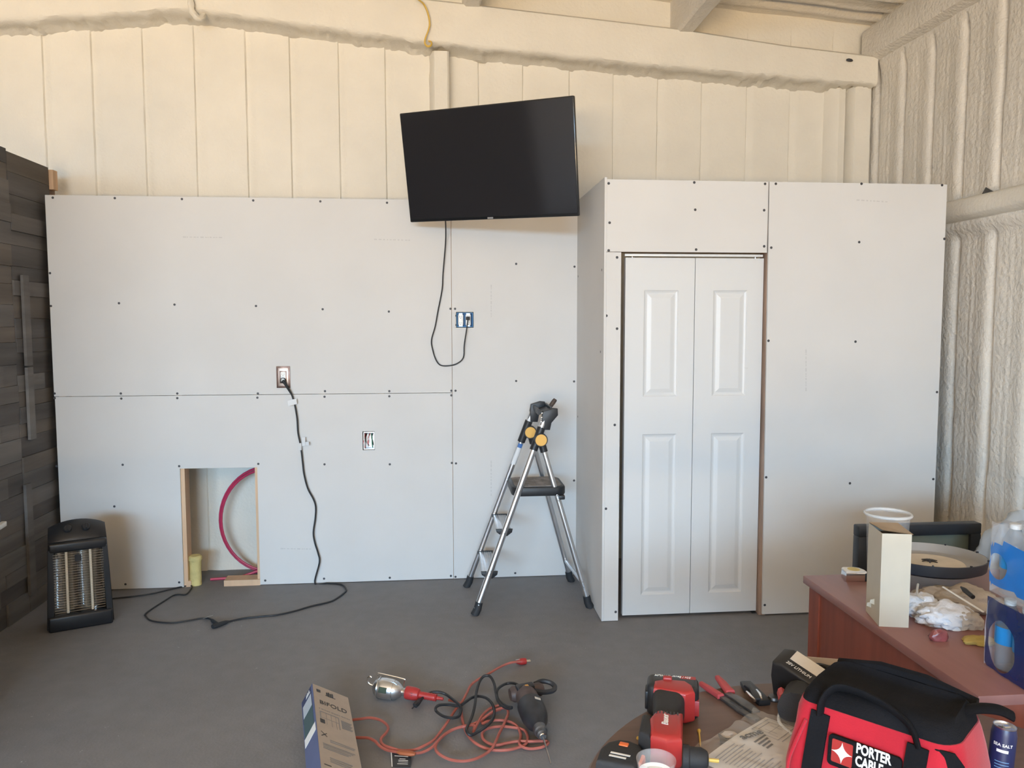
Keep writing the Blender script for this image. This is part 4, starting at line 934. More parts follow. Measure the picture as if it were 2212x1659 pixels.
flat_bar([onT(1549, 1472), onT(1562, 1487), onT(1572, 1500), onT(1578, 1506)], [.006, .010, .011, .012], TZ + .004, TZ + .019, 'grip', 'red_dull', ws, .005)
flat_bar([onT(1558, 1508), onT(1580, 1520), onT(1605, 1538), onT(1625, 1552), onT(1636, 1560)], [.010, .017, .018, .014, .006], TZ + .003, TZ + .009, 'jaw', 'dark_steel', ws, .001)
flat_bar([onT(1570, 1507), onT(1590, 1517), onT(1612, 1532), onT(1634, 1548)], [.008, .012, .014, .010], TZ + .009, TZ + .014, 'jaw', 'dark_steel', ws, .001)
flat_bar([onT(1577, 1514, .014), onT(1602, 1531, .014)], [.002, .002], TZ + .0135, TZ + .0145, 'slot', 'dark_print', ws, 0)
for (u, v) in ((1612, 1538), (1618, 1541), (1624, 1546), (1615, 1545), (1621, 1549)):
    p = onT(u, v, .0145); MB().lathe([(.0022, 0), (0, .0005)], 8, Matrix.Translation(p)).build('wire_hole', 'dark_print', ws)
# ---- folding knife
kn = thing('utility_knife', 'black and silver folding utility knife by the wire strippers', 'knife', onT(1630, 1508))
flat_bar([onT(1610, 1482), onT(1620, 1495), onT(1638, 1512), onT(1652, 1526)], [.014, .018, .018, .015], TZ, TZ + .016, 'body', 'black_plastic', kn, .005)
flat_bar([onT(1613, 1492, .02), onT(1623, 1503, .02), onT(1631, 1510, .02)], [.003, .004, .003], TZ + .012, TZ + .020, 'side_plate', 'chrome', kn, .001)
flat_bar([onT(1633, 1488, .02), onT(1640, 1497, .02), onT(1644, 1508, .02)], [.003, .0045, .003], TZ + .012, TZ + .020, 'side_plate', 'chrome', kn, .001)
flat_bar([onT(1614, 1480, .02), onT(1625, 1488, .02), onT(1632, 1500, .02), onT(1638, 1510, .02)], [.010, .008, .009, .007], TZ + .015, TZ + .023, 'clip', 'black_plastic', kn, .003)
# ---- second drill, standing on its battery
O2 = onT(1722, 1522); O2.z = TZ
ux = Vector((.62, -.78, 0)).normalized(); uy = Vector((-ux.y, ux.x, 0))
d2 = thing('cordless_drill', 'black cordless drill with a lithium battery leaning behind the red bag', 'drill', O2, Matrix((ux, uy, Vector((0, 0, 1)))).transposed())
Tm = Matrix.Translation((0, .0, .004)) @ Matrix.Rotation(R_(13), 4, 'X')
b = MB(); b.prism([(-.062, .0), (.058, .0), (.062, .03), (.058, .07), (-.030, .105), (-.056, .10), (-.064, .06)], -.038, .038, Tm @ frame((0, .03, 0), (1, 0, 0), (0, 0, 1), (0, -1, 0)), r=.008, seg=3); bt2 = b.build('battery', 'black_plastic', d2)
b = MB(); b.box(-.028, .050, -.006, .032, 0, .0012, Tm @ frame((.003, .032, .0925), (.925, 0, -.37), (0, 1, 0), (.37, 0, .925))); b.build('battery_label', 'paper', bt2, smooth=False)
text_part('battery_lettering', '20V LITHIUM', .0135, 'white_print', bt2, Tm @ frame((.006, .010, .0922), (.925, 0, -.37), (0, 1, 0), (.37, 0, .925)), world=False, shear=.2, sx=.85)
b = MB(); b.tube([(.02, -.03, .045), (.035, -.075, .046), (.055, -.125, .05)], [.034, .036, .040], 14); b.build('grip', 'black_rubber', d2)
b = MB(); b.tube([(-.008, -.07, .05), (.012, -.10, .05)], [.010, .010], 8, sy=1.6); b.build('grip_inlay', 'red_dull', d2)
b = MB(); b.tube([(.075, -.11, .05), (.11, -.10, .05)], [.041, .040], 16); b.build('motor_housing', 'red_dull', d2)
b = MB(); b.lathe([(0, 0), (.014, 0), (.016, .004), (.014, .010), (0, .011)], 14, Matrix.Translation(onT(1672, 1512) - O2 + O2)); tag(b.build('steel_socket', 'dark_steel'), 'small steel socket on the table by the lithium battery', 'socket')
# white cable looped round it
pts = [onT(1702, 1522, .012), onT(1690, 1532, .010), onT(1683, 1545, .008), onT(1684, 1560, .008), onT(1694, 1573, .008), onT(1705, 1582, .008), onT(1715, 1592, .008), onT(1735, 1602, .008)]
tag(MB().tube(smooth_path(pts, 6), .0042, 7).build('white_cable', 'wire_white'), 'white cable curving over the table behind the package', 'cable')
# open carton with black cables behind the bag
cb = thing('cable_carton', 'small open carton of black cables between battery and bag', 'carton', onT(1775, 1490))
c0 = onT(1790, 1484); cu_ = Vector((.95, -.3, 0)); cv_ = Vector((.3, .95, 0)); Mc = frame((c0.x, c0.y, TZ), cu_, cv_, (0, 0, 1))
b = MB()
for (x0, x1, y0, y1) in [(-.06, .06, -.055, -.052), (-.06, .06, .052, .055), (-.06, -.057, -.052, .052), (.057, .06, -.052, .052)]: b.box(x0, x1, y0, y1, .0, .055, Mc)
b.box(-.06, .06, -.055, .055, .0, .003, Mc); b.build('carton', 'box_tan', cb, world=True, smooth=False)
for k in range(3):
    pts = [Mc @ Vector((.04 * math.cos(a) * (1 - .1 * k), .036 * math.sin(a), .02 + .012 * k + .006 * math.sin(2 * a + k))) for a in [2 * math.pi * j / 20 for j in range(20)]]
    b = MB(); b.tube(pts, .006, 7, closed=True); b.build('cable', 'black_cord', cb, world=True)

# ---- instruction sheet in a clear bag
PL = Vector((.556, 1.592, TZ + .010)); e1 = Vector((.782, .623, 0)).normalized(); e2 = Vector((.623, -.782, 0)).normalized()
mp_ = thing('parts_package', 'printed instruction sheet in a crumpled clear plastic bag', 'package', (PL.x + .15, PL.y, TZ))
def pg_(s, t, z=0.0): return PL + e1 * s + e2 * t + Vector((0, 0, .004 * math.sin(s * 14) * math.cos(t * 18) + z))
g = np.array([[tuple(pg_(s, t)) for t in np.linspace(0, .215, 16)] for s in np.linspace(0, .285, 22)]); gb = grid_mesh(g)
n0 = len(gb.v); gb.build('sheet', 'paper', mp_, world=True, fixn=False)
sh_ = mp_.children[0]
def strip(segs, material, name, dz=.0012):
    b = MB()
    for (s0, t0, s1, t1, w_) in segs:
        k = max(2, int(abs(s1 - s0) / .012 + abs(t1 - t0) / .012) + 1); d_ = Vector((s1 - s0, t1 - t0, 0)).normalized(); nx, ny = -d_.y * w_, d_.x * w_
        base = len(b.v)
        for i in range(k):
            f_ = i / (k - 1); s, t = s0 + (s1 - s0) * f_, t0 + (t1 - t0) * f_
            b.v += [pg_(s - nx, t - ny, dz), pg_(s + nx, t + ny, dz)]
        b.f += [(base + 2 * i, base + 2 * i + 1, base + 2 * i + 3, base + 2 * i + 2) for i in range(k - 1)]
    return b.build(name, material, sh_, smooth=False, fixn=False)
rq = random.Random(3)
strip([(.030 + rq.uniform(0, .006), .018 + .0085 * k, .128 - rq.uniform(0, .03), .018 + .0085 * k, .0014) for k in range(16)], 'grey_print', 'text_lines')
strip([(.150, .045 + .010 * k, .200 - .008 * k, .045 + .010 * k, .0026) for k in range(4)], 'dark_print', 'text_lines')
strip([(.20, .010, .278, .010, .001), (.20, .075, .278, .075, .001), (.20, .010, .20, .075, .001), (.278, .010, .278, .075, .001), (.213, .02, .213, .068, .0008), (.265, .02, .265, .068, .0008), (.213, .02, .265, .02, .0014), (.213, .045, .265, .045, .0008), (.225, .03, .225, .06, .0008), (.25, .03, .25, .06, .0008), (.2, .085, .275, .085, .001), (.21, .10, .235, .10, .003), (.245, .10, .27, .10, .002)], 'grey_print', 'line_drawing')
text_part('lettering', 'acme', .030, 'dark_print', sh_, frame(pg_(.172, .024, .0035), (.93, .368, 0), (-.368, .93, 0), (0, 0, 1)), bold=.0006)
rs_ = np.random.RandomState(1)
g = np.array([[tuple(PL + e1 * (s + .02 * vnoise(np.array(s * 30.), np.array(t * 30.), 3)) + e2 * (t + .02 * vnoise(np.array(s * 25.), np.array(t * 25.), 5)) + Vector((0, 0, .009 + .018 * abs(float(vnoise(np.array(s * 22.), np.array(t * 22.), 8))) + .008 * abs(float(vnoise(np.array(s * 60.), np.array(t * 60.), 9)))))) for t in np.linspace(-.022, .235, 40)] for s in np.linspace(-.035, .275, 48)])
film('clear_bag', (.80, .76, .68), .20, .12); grid_mesh(g).build('clear_bag', 'clear_bag', mp_, world=True, fixn=False)
b = crumple(onT(1575, 1592) * 1.0, (.020, .012, .008), 5, sub=3); tag(b.build('paper_scrap', 'box_tan'), 'torn scrap of packaging at the edge of the instruction sheet', 'scrap')
b = MB(); b.prism([(0, 0), (.03, 0), (0, .028)], 0, .002, frame(onT(1556, 1606, .001), (.9, -.2, 0), (.1, .8, .4), (0, -.3, .9))); tag(b.build('black_card', 'card_black', smooth=False), 'dark triangular card corner under the instruction sheet', 'card')
# ---- loose screws
for k, ((u0, v0), (u1, v1), lab) in enumerate([((1510, 1578), (1513, 1612), 'long thin brass screw beside the red drill'), ((1378, 1594), (1395, 1612), 'brass screw between tape measure and red drill')]):
    a, c = onT(u0, v0, .003), onT(u1, v1, .003); b = MB(); b.tube([a, a.lerp(c, .05), a.lerp(c, .15), a.lerp(c, .85), c], [.0045, .0042, .002, .002, .0005], 8); tag(b.build('screw', 'yellow_cable'), lab, 'screw', 'loose screws on the round table')
# ---- black and orange tape measure
tmc = onT(1343, 1643, .03); tmc.z = TZ
tm = thing('tape_measure', 'large black tape measure with an orange button at the table edge', 'tape measure', tmc, Matrix.Rotation(R_(-28), 3, 'Z'))
poly = [(-.042, -.05), (.042, -.05), (.046, -.02), (.044, .02), (.032, .042), (.005, .052), (-.02, .048), (-.040, .028), (-.047, 0)]
b = MB(); b.prism(poly, 0, .052, Matrix(), r=.012, seg=3); b.build('case', 'black_rubber', tm)
b = MB(); b.rbox(-.012, .008, .018, .032, .048, .0545, .002); b.build('lock_button', 'orange_plastic', tm)
b = MB(); b.rbox(.034, .049, -.03, .012, .012, .048, .005); b.build('side_bumper', 'orange_plastic', tm)
text_part('lettering', '25 ft', .02, 'white_print', tm, frame((-.005, -.022, .0525), (1, 0, 0), (0, 1, 0), (0, 0, 1)), world=False) if False else None
b = MB()
for k in range(2): b.box(-.02, .022 - .006 * k, -.018 - .012 * k, -.012 - .012 * k, .0518, .0526)
b.build('case_print', 'white_print', tm, smooth=False)
# ---- clear cup with white bottom
cc = onT(1417, 1664, .05); cc.z = TZ
cu = thing('clear_cup', 'clear plastic cup with white liner in front of the red drill', 'cup', cc)
film('clear_plastic', (.85, .87, .90), .16, .08)
b = MB(); b.lathe([(.033, .0), (.0335, .002), (.0385, .070), (.0400, .071), (.0400, .074), (.0375, .074), (.0365, .070), (.032, .004)], 36); b.build('wall', 'clear_plastic', cu)
b = MB(); b.lathe([(0, .040), (.030, .042), (.035, .047), (.0352, .036), (0, .034)], 36); b.build('liner', 'white_plastic', cu)

# ---- red tool bag
mat('bag_red', (.47, .017, .034), .75, spec=.2, var=.08, vscale=12, bump=.12, bscale=350, sheen=.2)
mat('bag_black', (.009, .0095, .012), .85, spec=.15, var=.2, vscale=10, bump=.2, bscale=300)
bu = Vector((.647, -.763, 0)).normalized(); bn = Vector((-bu.y, bu.x, 0)) * -1; bn = Vector((-.763, -.647, 0)).normalized()
BO = Vector((.88, 1.626, TZ))
bag = thing('tool_bag', 'red and black canvas tool bag standing on the round table', 'bag', BO, Matrix((bu, -bn, Vector((0, 0, 1)))).transposed())
# local: x along the bag, -y toward the front, z up
def loop(x0, x1, y0, y1, r, z, k=4, wob=0.0, seed=0):
    pts = rr_poly(x0, x1, y0, y1, r, k); out = []
    for (x, y) in pts: q = wob * mnoise.noise(Vector((x * 18 + seed, y * 18, z * 14))); out.append((x + q, y + q, z))
    return out
def loft(loops, name, m, parent, cap=True, ang=50):
    b = MB(); n = len(loops[0])
    for l in loops: b.v += [Vector(p) for p in l]
    for i in range(len(loops) - 1):
        for k in range(n): b.f.append((i * n + k, i * n + (k + 1) % n, (i + 1) * n + (k + 1) % n, (i + 1) * n + k))
    if cap: b.f.append(tuple(range(n))); b.f.append(tuple((len(loops) - 1) * n + k for k in range(n)))
    return b.build(name, m, parent, ang=ang)
WB = .008
body = loft([loop(-.030, .345, -.205, .025, .04, .0, 6), loop(-.036, .350, -.212, .03, .045, .012, 6, WB), loop(-.036, .350, -.212, .03, .045, .05, 6, WB), loop(-.032, .346, -.206, .025, .045, .09, 6, WB), loop(-.026, .340, -.198, .016, .045, .13, 6, WB), loop(-.018, .330, -.191, .006, .045, .165, 6, WB), loop(-.012, .322, -.185, .0, .045, .182, 6, WB)], 'body', 'bag_red', bag)
loft([loop(-.012, .3205, -.1845, .0, .045, .178, 6, WB), loop(-.008, .316, -.181, -.004, .042, .192, 6, WB), loop(.0, .305, -.172, -.006, .035, .206, 6, WB), loop(.006, .298, -.150, -.012, .03, .214, 6, WB), loop(.02, .285, -.10, -.02, .02, .205, 6, WB), loop(.03, .275, -.07, -.035, .012, .203, 6)], 'collar', 'bag_black', bag)
b = MB(); b.tube([(.0, .004, .198), (.1, .006, .214), (.2, .006, .214), (.31, .0, .200)], [.012, .014, .014, .012], 8); b.build('zipper_edge', 'bag_black', bag)
def band(pts, half, name, m, parent, nrm=(0, -1, 0), th=.003):
    """webbing: flat strap along points, wide along x"""
    b = MB(); P = smooth_path(pts, 5); n = len(P)
    for i, p in enumerate(P):
        t = (P[min(n - 1, i + 1)] - P[max(0, i - 1)]).normalized(); x = Vector((1, 0, 0)); x = (x - t * x.dot(t)).normalized(); nn_ = t.cross(x).normalized() * th
        b.v += [p - x * half - nn_, p + x * half - nn_, p + x * half + nn_, p - x * half + nn_]
    for i in range(n - 1):
        for k in range(4): b.f.append((4 * i + k, 4 * i + (k + 1) % 4, 4 * i + 4 + (k + 1) % 4, 4 * i + 4 + k))
    b.f += [(0, 1, 2, 3), (4 * n - 4, 4 * n - 3, 4 * n - 2, 4 * n - 1)]; return b.build(name, m, parent)
for xs0 in (.045, .252):
    band([(xs0 - .004, -.214, .0), (xs0 - .004, -.218, .05), (xs0, -.212, .10), (xs0 + .002, -.202, .14), (xs0 + .004, -.194, .172)], .021, 'strap', 'bag_black', bag)
b = MB(); b.tube(smooth_path([(.049, -.194, .170), (.052, -.192, .200), (.070, -.172, .222), (.11, -.158, .222), (.16, -.162, .218), (.205, -.176, .212), (.24, -.190, .200), (.256, -.194, .170)], 6), .017, 10, sy=.35); b.build('handle', 'bag_black', bag)
b = MB(); b.prism([(.215, .172), (.262, .085), (.315, .105), (.342, .160), (.322, .178)], -.003, .003, frame((0, -.206, 0), (1, 0, 0), (0, .13, .99), (0, -.99, .13)), r=.002); b.build('corner_flap', 'bag_black', bag)
b = MB(); b.tube(smooth_path([(.29, -.06, .20), (.325, -.045, .212), (.36, -.03, .214), (.385, -.02, .205)], 5), .020, 8, sy=.35); b.build('pull_tab', 'bag_black', bag)
b = MB(); b.tube(smooth_path([(-.018, -.214, .0), (-.012, -.216, .06), (.0, -.210, .10), (.018, -.200, .15)], 5), .004, 6); b.build('seam', 'bag_red', bag)
b = MB(); b.tube(smooth_path([(.292, -.214, .0), (.290, -.214, .05), (.292, -.207, .09)], 5), .003, 6); b.build('seam', 'bag_black', bag)
BSX = .88
for o_ in bag.children: 
    for v_ in o_.data.vertices: v_.co.x *= BSX
# badge
lf = frame((.1345, -.2105, .114), (1, 0, 0), (0, .12, .993), (0, -.993, .12))
b = MB(); b.prism(rr_poly(-.068, .068, -.030, .030, .008), -.006, .002, lf, r=.001); bd = b.build('badge', 'bag_black', bag)
b = MB(); b.prism(rr_poly(-.060, -.020, -.021, .023, .003), .0, .003, lf); b.build('badge_square', 'red_plastic', bd)
star = []
for k in range(4):
    a0 = math.pi / 2 * k
    for j in range(6):
        t = j / 6; p0 = Vector((math.cos(a0), math.sin(a0), 0)); p1 = Vector((math.cos(a0 + math.pi / 2), math.sin(a0 + math.pi / 2), 0)); ctr = (p0 + p1) * .12
        q = p0 * (1 - t) ** 2 + ctr * 2 * t * (1 - t) + p1 * t * t; star.append((q.x * .020 - .040, q.y * .020 + .001))
b = MB(); b.prism(star, .003, .0042, lf); b.build('badge_star', 'white_print', bd, smooth=False)
mat('badge_white', (.80, .82, .84), .5)
text_part('badge_lettering', 'PORTER\nCABLE', .0265, 'badge_white', bd, lf @ Matrix.Translation((-.014, .0085, .003)), world=False, align='LEFT', sx=.66, bold=.0009)

# ---- navy can
cn_ = thing('drink_can', 'navy blue drink can at the end of the red bag', 'can', (1.135, 1.452, TZ), Matrix.Rotation(R_(4), 3, 'Y'))
mat('can_navy', (.018, .024, .09), .35, var=.1); mat('can_pale', (.16, .32, .55), .4)
cr = .0235; b = MB(); b.lathe([(0, 0), (.018, 0), (cr, .006), (cr, .118), (.0215, .128), (.0205, .132)], 30); b.build('body', 'can_navy', cn_)
b = MB(); b.lathe([(.0205, .131), (.0212, .1345), (.0195, .1345), (.018, .131), (0, .131)], 30); lid = b.build('lid', 'aluminium', cn_)
b = MB(); b.rbox(-.004, .010, -.005, .005, .131, .1335, .001, 1); b.build('pull_tab', 'aluminium', lid)
b = MB(); b.lathe([(.005, 0), (0, .0004)], 12, Matrix.Translation((-.010, 0, .1312))); b.build('opening', 'dark_print', lid)
def on_can(a, z, r=cr + .0004): return Vector((r * math.cos(a), r * math.sin(a), z))
def can_patch(a0, a1, z0, z1, m, name, k=8):
    b = MB(); b.v = [on_can(a0 + (a1 - a0) * i / k, z) for z in (z0, z1) for i in range(k + 1)]; b.f = [(i, i + 1, k + 2 + i, k + 1 + i) for i in range(k)]; return b.build(name, m, cn_, fixn=False)
fa = math.atan2(-1.43, -1.112)
can_patch(fa - .45, fa + .45, .086, .092, 'white_print', 'label_bar'); can_patch(fa - .9, fa + .9, .0, .028, 'can_pale', 'label_band')
for k in range(6): can_patch(fa - .5, fa + .6, .066 - .006 * k, .0675 - .006 * k, 'can_pale', 'label_line')
me_txt = text_part('lettering', 'SEA SALT', .0085, 'white_print', cn_, Matrix(), world=False, bold=.0002)
for v in me_txt.data.vertices:
    x, y = v.co.x, v.co.y; a = fa + x / cr; p = on_can(a, .101 + y, cr + .0006 + (v.co.z > 0) * .0002); v.co = p

# ================================================================== DESK AND WHAT IS ON IT
DZ = .75; DX0, DX1, DY0, DY1 = 1.325, 2.75, 1.775, 2.72
dk = thing('desk', 'reddish brown wooden desk along the right side', 'desk', (2.0, 2.25, 0))
b = MB(); b.rbox(DX0, DX1, DY0, DY1, DZ - .028, DZ, .003); b.build('desktop', 'desk_top', dk, world=True)
b = MB(); b.box(DX0 + .022, DX0 + .042, DY0 + .05, DY1 - .02, 0, DZ - .028); sp_ = b.build('side_panel', 'desk_side', dk, world=True, smooth=False)
b = MB(); b.box(DX0 + .016, DX0 + .0221, DY1 - .09, DY1 - .02, 0, DZ - .028); b.build('edge_stile', 'desk_side', sp_, smooth=False)
b = MB(); b.box(DX1 - .05, DX1 - .03, DY0 + .05, DY1 - .02, 0, DZ - .028); b.build('side_panel', 'desk_side', dk, world=True, smooth=False)
b = MB(); b.box(DX0 + .042, DX1 - .05, DY0 + .05, DY0 + .07, .0, DZ - .028); b.build('modesty_panel', 'desk_side', dk, world=True, smooth=False)
# ---- cream carton
mat('carton_cream', (.56, .52, .43), .65, var=.03, vscale=12); mat('carton_flap', (.45, .35, .25), .8, var=.1)
cq = Vector((1.331, 2.229, DZ)); qu = Vector((.974, -.225, 0)); qv = Vector((.225, .974, 0))
cb2 = thing('tall_carton', 'tall narrow cream carton standing at the desk edge', 'carton', cq, Matrix((qu, qv, Vector((0, 0, 1)))).transposed())
b = MB(); b.box(0, .085, 0, .13, 0, .288); b.f = [f for i, f in enumerate(b.f) if i != 1]; b.build('body', 'carton_cream', cb2, smooth=False)
b = MB(); b.add([(.0, .128, .290), (.088, .132, .290), (.090, .0, .287), (.003, .006, .297)], [(0, 1, 2, 3)]); b.add([(p[0], p[1], p[2] - .0015) for p in [(.0, .128, .290), (.088, .132, .290), (.090, .0, .287), (.003, .006, .297)]], [(0, 1, 2, 3)]); b.build('top_flap', 'carton_flap', cb2, smooth=False)
for (y_, z_) in ((.02, .05), (.05, .03)): b = MB(); b.prism([(0, 0), (.014, .004), (.012, .014), (0, .018)], -.001, .001, frame((0, y_ + .03, z_), (-1, 0, .1), (0, 0, 1), (0, 1, 0))); b.build('torn_tab', 'carton_cream', cb2, smooth=False)
# ---- clear tub behind the carton
tb = thing('clear_tub', 'tall clear plastic tub with a rolled rim behind the cream carton', 'tub', (1.4825, 2.452, DZ))
b = MB(); b.lathe([(0, .001), (.052, .0), (.055, .006), (.066, .28), (.0715, .283), (.0735, .289), (.0715, .296), (.068, .294), (.065, .284)], 40); b.build('wall', 'clear_plastic', tb)
film('clear_rim', (.9, .92, .93), .45, .1)
b = MB(); b.tube([(.0715 * math.cos(a), .0715 * math.sin(a), .290) for a in [2 * math.pi * k / 40 for k in range(40)]], .0042, 8, closed=True); b.build('rim', 'clear_rim', tb)
# ---- small silver tape measure
t0 = Vector((1.485, 2.66, DZ)); tm2 = thing('tape_measure', 'small silver tape measure with a yellow disc on the far desk corner', 'tape measure', t0, Matrix.Rotation(R_(-6), 3, 'Z'))
poly = [(-.036, -.026), (.036, -.026), (.036, -.004), (.028, .018), (.010, .028), (-.028, .028), (-.036, .018)]
b = MB(); b.prism(poly, 0, .032, Matrix(), r=.003); b.build('case', 'chrome', tm2)
b = MB(); b.prism(poly, .031, .037, Matrix(), r=.002); b.build('top_cover', 'white_plastic', tm2)
b = MB(); b.lathe([(.021, .037), (.021, .0378), (0, .0378)], 24); b.build('disc', 'yellow_foam', tm2)
b = MB(); b.rbox(.030, .038, -.027, -.016, .0, .03, .002); b.build('mouth', 'black_plastic', tm2)
# ---- rags
mat('rag_white', (.72, .72, .75), .9, var=.08, vscale=14, bump=.3, bscale=120); mat('rag_tan', (.47, .41, .35), .9, var=.15, vscale=10, bump=.3, bscale=120); mat('rag_yellow', (.50, .36, .10), .9, var=.15, bump=.3, bscale=120)
def deskpt(u, v, z=0.0): return atz(u, v, DZ + z)
def rag(u, v, s, seed, m, label, amp=.35, freq=3.0):
    c = deskpt(u, v); tag(crumple(c, s, seed, amp, freq).build('rag', m, ang=80), label, 'rag', 'crumpled rags on the desk')
rag(1985, 1325, (.065, .06, .045), 1, 'rag_white', 'crumpled white rag next to the cream carton')
rag(2040, 1345, (.085, .065, .042), 2, 'rag_white', 'crumpled white rag at the front of the pile', .45, 3.6)
rag(2025, 1300, (.085, .055, .034), 3, 'rag_tan', 'beige rag bunched under the round tray', .4, 2.6)
rag(2085, 1312, (.10, .08, .045), 6, 'rag_tan', 'grey beige rag beside the water bottles', .4, 2.8)
rag(2082, 1352, (.05, .045, .036), 8, 'rag_tan', 'small beige cloth folded beside the front white rag', .4, 3.2)
rag(2112, 1388, (.050, .035, .012), 4, 'rag_yellow', 'flat yellow cloth at the foot of the water bottles', .25, 3.0)
# ---- round tray
ty = thing('round_tray', 'shallow round dark-rimmed tray holding a cream disc', 'tray', (1.733, 2.60, .812), Matrix.Rotation(R_(-2), 3, 'X'))
mat('tray_dark', (.03, .033, .042), .4); mat('tray_inner', (.36, .36, .36), .45, var=.08); mat('disc_cream', (.62, .56, .47), .8, var=.1, vscale=14)
b = MB(); b.lathe([(0, -.004), (.16, -.004), (.176, .004), (.181, .034), (.181, .04), (.178, .041)], 64); b.build('rim', 'tray_dark', ty)
b = MB(); b.lathe([(.178, .0405), (.176, .036), (.168, .012), (.155, .006), (0, .005)], 64); b.build('inner_face', 'tray_inner', ty)
b = MB(); b.lathe([(.112, .005), (.114, .010), (.110, .014), (0, .015)], 48); dsc = b.build('disc', 'disc_cream', ty)
for k in range(6):
    a = math.pi * k / 3; b = MB(); b.tube([(.006 * math.cos(a), .006 * math.sin(a), .020), (.028 * math.cos(a), .028 * math.sin(a), .0155)], [.0035, .002], 5); b.build('hub_arm', 'dark_print', dsc)
b = MB(); b.lathe([(.010, .015), (.009, .022), (0, .024)], 14); b.build('hub', 'dark_print', dsc)
for k in range(9):
    a = 2 * math.pi * k / 9; b = MB(); b.rbox(-.004, .004, -.003, .003, -.002, .004, .001, 1, Matrix.Translation((.18 * math.cos(a), .18 * math.sin(a), .041)) @ rotz(a)); b.build('rim_clip', 'tray_dark', ty)
# ---- sticks and pen on the rags
a, c = deskpt(2037, 1268, .09), deskpt(2124, 1322, .075); tag(MB().tube([a, c], .0038, 6, sy=.6).build('white_stick', 'white_plastic'), 'thin white stick lying across the rags', 'stick')
a, c = deskpt(2076, 1268, .085), deskpt(2102, 1290, .075); b = MB(); b.tube([a, a.lerp(c, .3), c], [.003, .008, .007], 8); tag(b.build('marker_pen', 'black_plastic'), 'black marker pen poking out of the beige rag', 'pen')
pts = [deskpt(1983, 1262, .05), deskpt(1981, 1278, .055), deskpt(1986, 1290, .06), deskpt(1998, 1297, .06)]; tag(MB().tube(smooth_path(pts, 5), .0035, 6).build('charging_cable', 'wire_white'), 'short loop of white cable under the round tray', 'cable')
# ---- sweet wrapper
mat('wrapper_red', (.26, .065, .065), .3, var=.3, vscale=25)
tag(crumple(deskpt(2028, 1383), (.030, .016, .024), 12, .3, 3.0, 3).build('wrapper', 'wrapper_red', ang=40), 'crumpled red foil wrapper near the desk edge', 'wrapper')
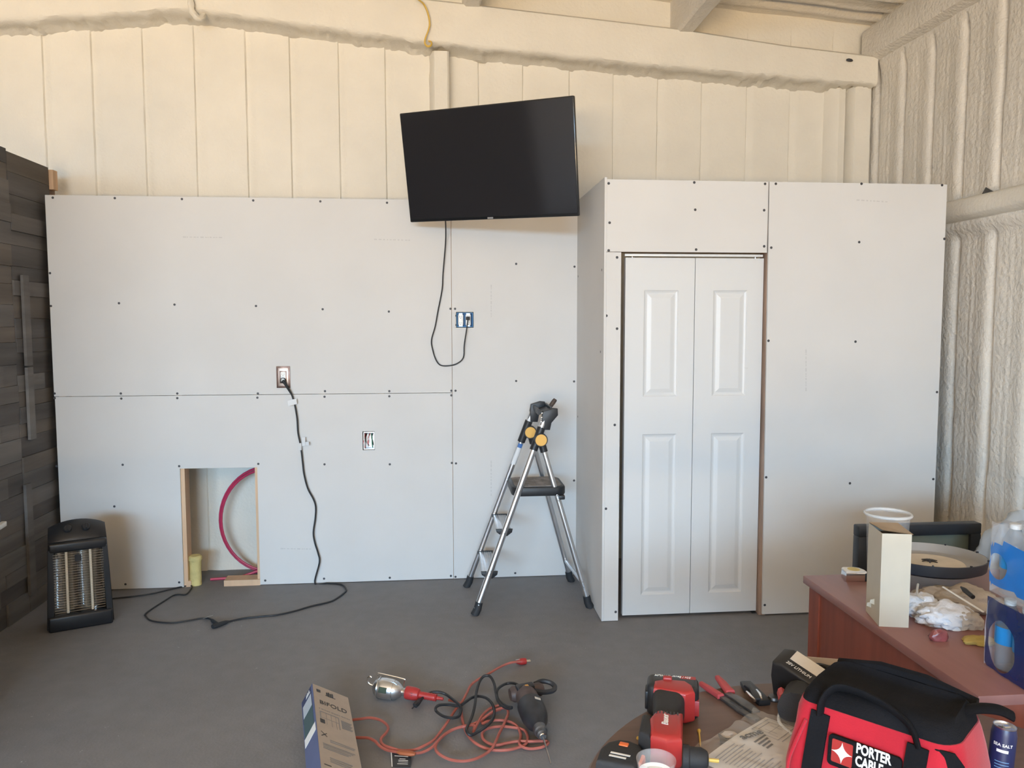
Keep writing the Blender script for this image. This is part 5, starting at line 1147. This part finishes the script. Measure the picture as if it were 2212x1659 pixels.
# ---- shrink-wrapped water bottles, two packs
film('film_navy', (.010, .025, .12), .93, .22); film('film_clear', (.62, .66, .72), .33, .15); film('film_blue', (.015, .21, .72), .93, .22)
film('bottle_clear', (.34, .42, .50), .38, .06); mat('bottle_label', (.02, .27, .72), .35); mat('bottle_cap', (.8, .82, .84), .4)
def pack(z0, x0, x1, y0, y1, h, hole, band_z, film_m, name_lab):
    pk = thing('water_pack', name_lab, 'water bottles', ((x0 + x1) / 2, (y0 + y1) / 2, z0), group='shrink-wrapped water packs')
    # bottles
    nb = 4; first = None
    for j in range(2):
        for i in range(nb):
            cx2, cy2 = x0 + .037 + j * .067, y1 - .038 - i * .0655
            if first is None:
                bo = MB().lathe([(0, .004), (.024, 0), (.031, .006), (.032, .03), (.0305, .045), (.032, .06), (.032, .12), (.028, .145), (.015, .170), (.0125, .178), (.0125, .186)], 18).build('bottle', 'bottle_clear', pk)
                lb = MB().lathe([(.0325, .072), (.0328, .075), (.0328, .115), (.0325, .118)], 18).build('bottle_label', 'bottle_label', bo)
                cp = MB().lathe([(.0145, .176), (.0145, .188), (.013, .190), (0, .190)], 14).build('bottle_cap', 'bottle_cap', bo); first = (bo, lb, cp)
            else:
                bo = copy_part(first[0], pk); copy_part(first[1], bo); copy_part(first[2], bo)
            bo.matrix_basis = Matrix.Translation((cx2 - (x0 + x1) / 2, cy2 - (y0 + y1) / 2, 0))
    # film: left face with an oval hole, other faces bulging panels
    (hy, hz, ry, rz) = hole; b = MB(); N_ = 48; bul = lambda y, z: x0 - .006 * (1 - ((y - (y0 + y1) / 2) / ((y1 - y0) / 2)) ** 2) + .004 * mnoise.noise(Vector((y * 25, z * 25, z0 * 9)))
    rings = 6
    for k in range(rings + 1):
        for i in range(N_):
            a = 2 * math.pi * i / N_; ca, sa = math.cos(a), math.sin(a)
            ey, ez = hy + ry * ca, hz + rz * sa
            ty_ = (y1 - hy) / ca if ca > 1e-6 else (y0 - hy) / ca if ca < -1e-6 else 1e9; tz_ = (z0 + h - hz) / sa if sa > 1e-6 else (z0 - hz) / sa if sa < -1e-6 else 1e9
            t = min(ty_, tz_); oy, oz = hy + t * ca, hz + t * sa; f_ = k / rings
            y, z = ey + (oy - ey) * f_, ez + (oz - ez) * f_; b.v.append(Vector((bul(y, z), y, z)))
    b.f = [(k * N_ + i, k * N_ + (i + 1) % N_, (k + 1) * N_ + (i + 1) % N_, (k + 1) * N_ + i) for k in range(rings) for i in range(N_)]
    so = b.build('side_film', film_m, pk, world=True, fixn=False)
    if band_z:                                   # printed blue part of the clear film
        so.data.materials.append(MATS['film_blue'])
        for pl_ in so.data.polygons:
            zc = pl_.center.z - z0; yc = pl_.center.y
            if band_z[0] + .25 * max(0, (y1 - .05) - yc) * 0 < zc < band_z[1] - .35 * max(0, yc - (y1 - .05)): pl_.material_index = 1
    b = MB(); g_ = []
    for s in np.linspace(0, 1, 14):       # far end, top and near end as one sheet
        a = [(y1, z0, 0), (y1 + .004, z0 + h * .5, 0), (y1 - .004, z0 + h - .01, 0), (y1 - .03, z0 + h + .006, 0), ((y0 + y1) / 2, z0 + h + .008, 0), (y0 + .03, z0 + h + .006, 0), (y0 + .004, z0 + h - .01, 0), (y0 - .004, z0 + h * .5, 0), (y0, z0, 0)]
        g_.append([(x0 + (x1 - x0) * s, y + .006 * mnoise.noise(Vector((s * 9, y * 30, z * 30))), z + .008 * mnoise.noise(Vector((s * 12, y * 22, z * 22 + 5)))) for (y, z, _) in a])
    grid_mesh(np.array(g_)).build('top_film', 'film_clear', pk, world=True, fixn=False)
    return pk
xp = 1.459
hc1 = atx(2166, 1397, xp); h0 = atx(2128, 1397, xp); ht_ = atx(2160, 1334, xp)
pack(DZ + .006, xp, xp + .27, 1.665, 1.938, .188, (hc1.y, hc1.z, .052, .068), None, 'film_navy', 'lower shrink-wrapped pack of water bottles in dark blue film')
hc2 = atx(2160, 1255, xp)
pack(DZ + .209, xp + .002, xp + .27, 1.672, 1.935, .188, (hc2.y + .01, DZ + .209 + .075, .036, .034), (.022, .142), 'film_clear', 'upper shrink-wrapped pack of water bottles in bright blue film')
# ---- chair behind the desk and the plastic sack beside it
mat('chair_dark', (.020, .024, .032), .5); mat('chair_panel', (.13, .155, .13), .7, var=.06)
ch = thing('office_chair', 'dark framed chair with a grey green back panel behind the desk', 'chair', (2.11, 3.0, 0))
b = MB(); b.rbox(1.825, 2.395, 3.235, 3.285, .735, .785, .006); b.build('top_rail', 'chair_dark', ch, world=True)
for x_ in (1.825, 2.345): b = MB(); b.rbox(x_, x_ + .05, 3.235, 3.285, 0, .738, .006); b.build('leg', 'chair_dark', ch, world=True)
b = MB(); b.rbox(1.87, 2.35, 3.25, 3.272, .50, .738, .004); b.build('back_panel', 'chair_panel', ch, world=True)
b = MB(); b.rbox(1.83, 2.39, 2.80, 3.26, .40, .45, .015); b.build('seat', 'chair_panel', ch, world=True)
for x_ in (1.835, 2.345): b = MB(); b.rbox(x_, x_ + .04, 2.81, 2.85, 0, .405, .004); b.build('leg', 'chair_dark', ch, world=True)
film('sack_film', (.40, .44, .48), .92, .3)
sk = crumple((2.47, 3.02, .452), (.30, .17, .31), 21, .22, 2.2, 5); tag(sk.build('plastic_sack', 'sack_film', ang=70), 'big grey plastic sack slumped on the chair seat', 'sack')
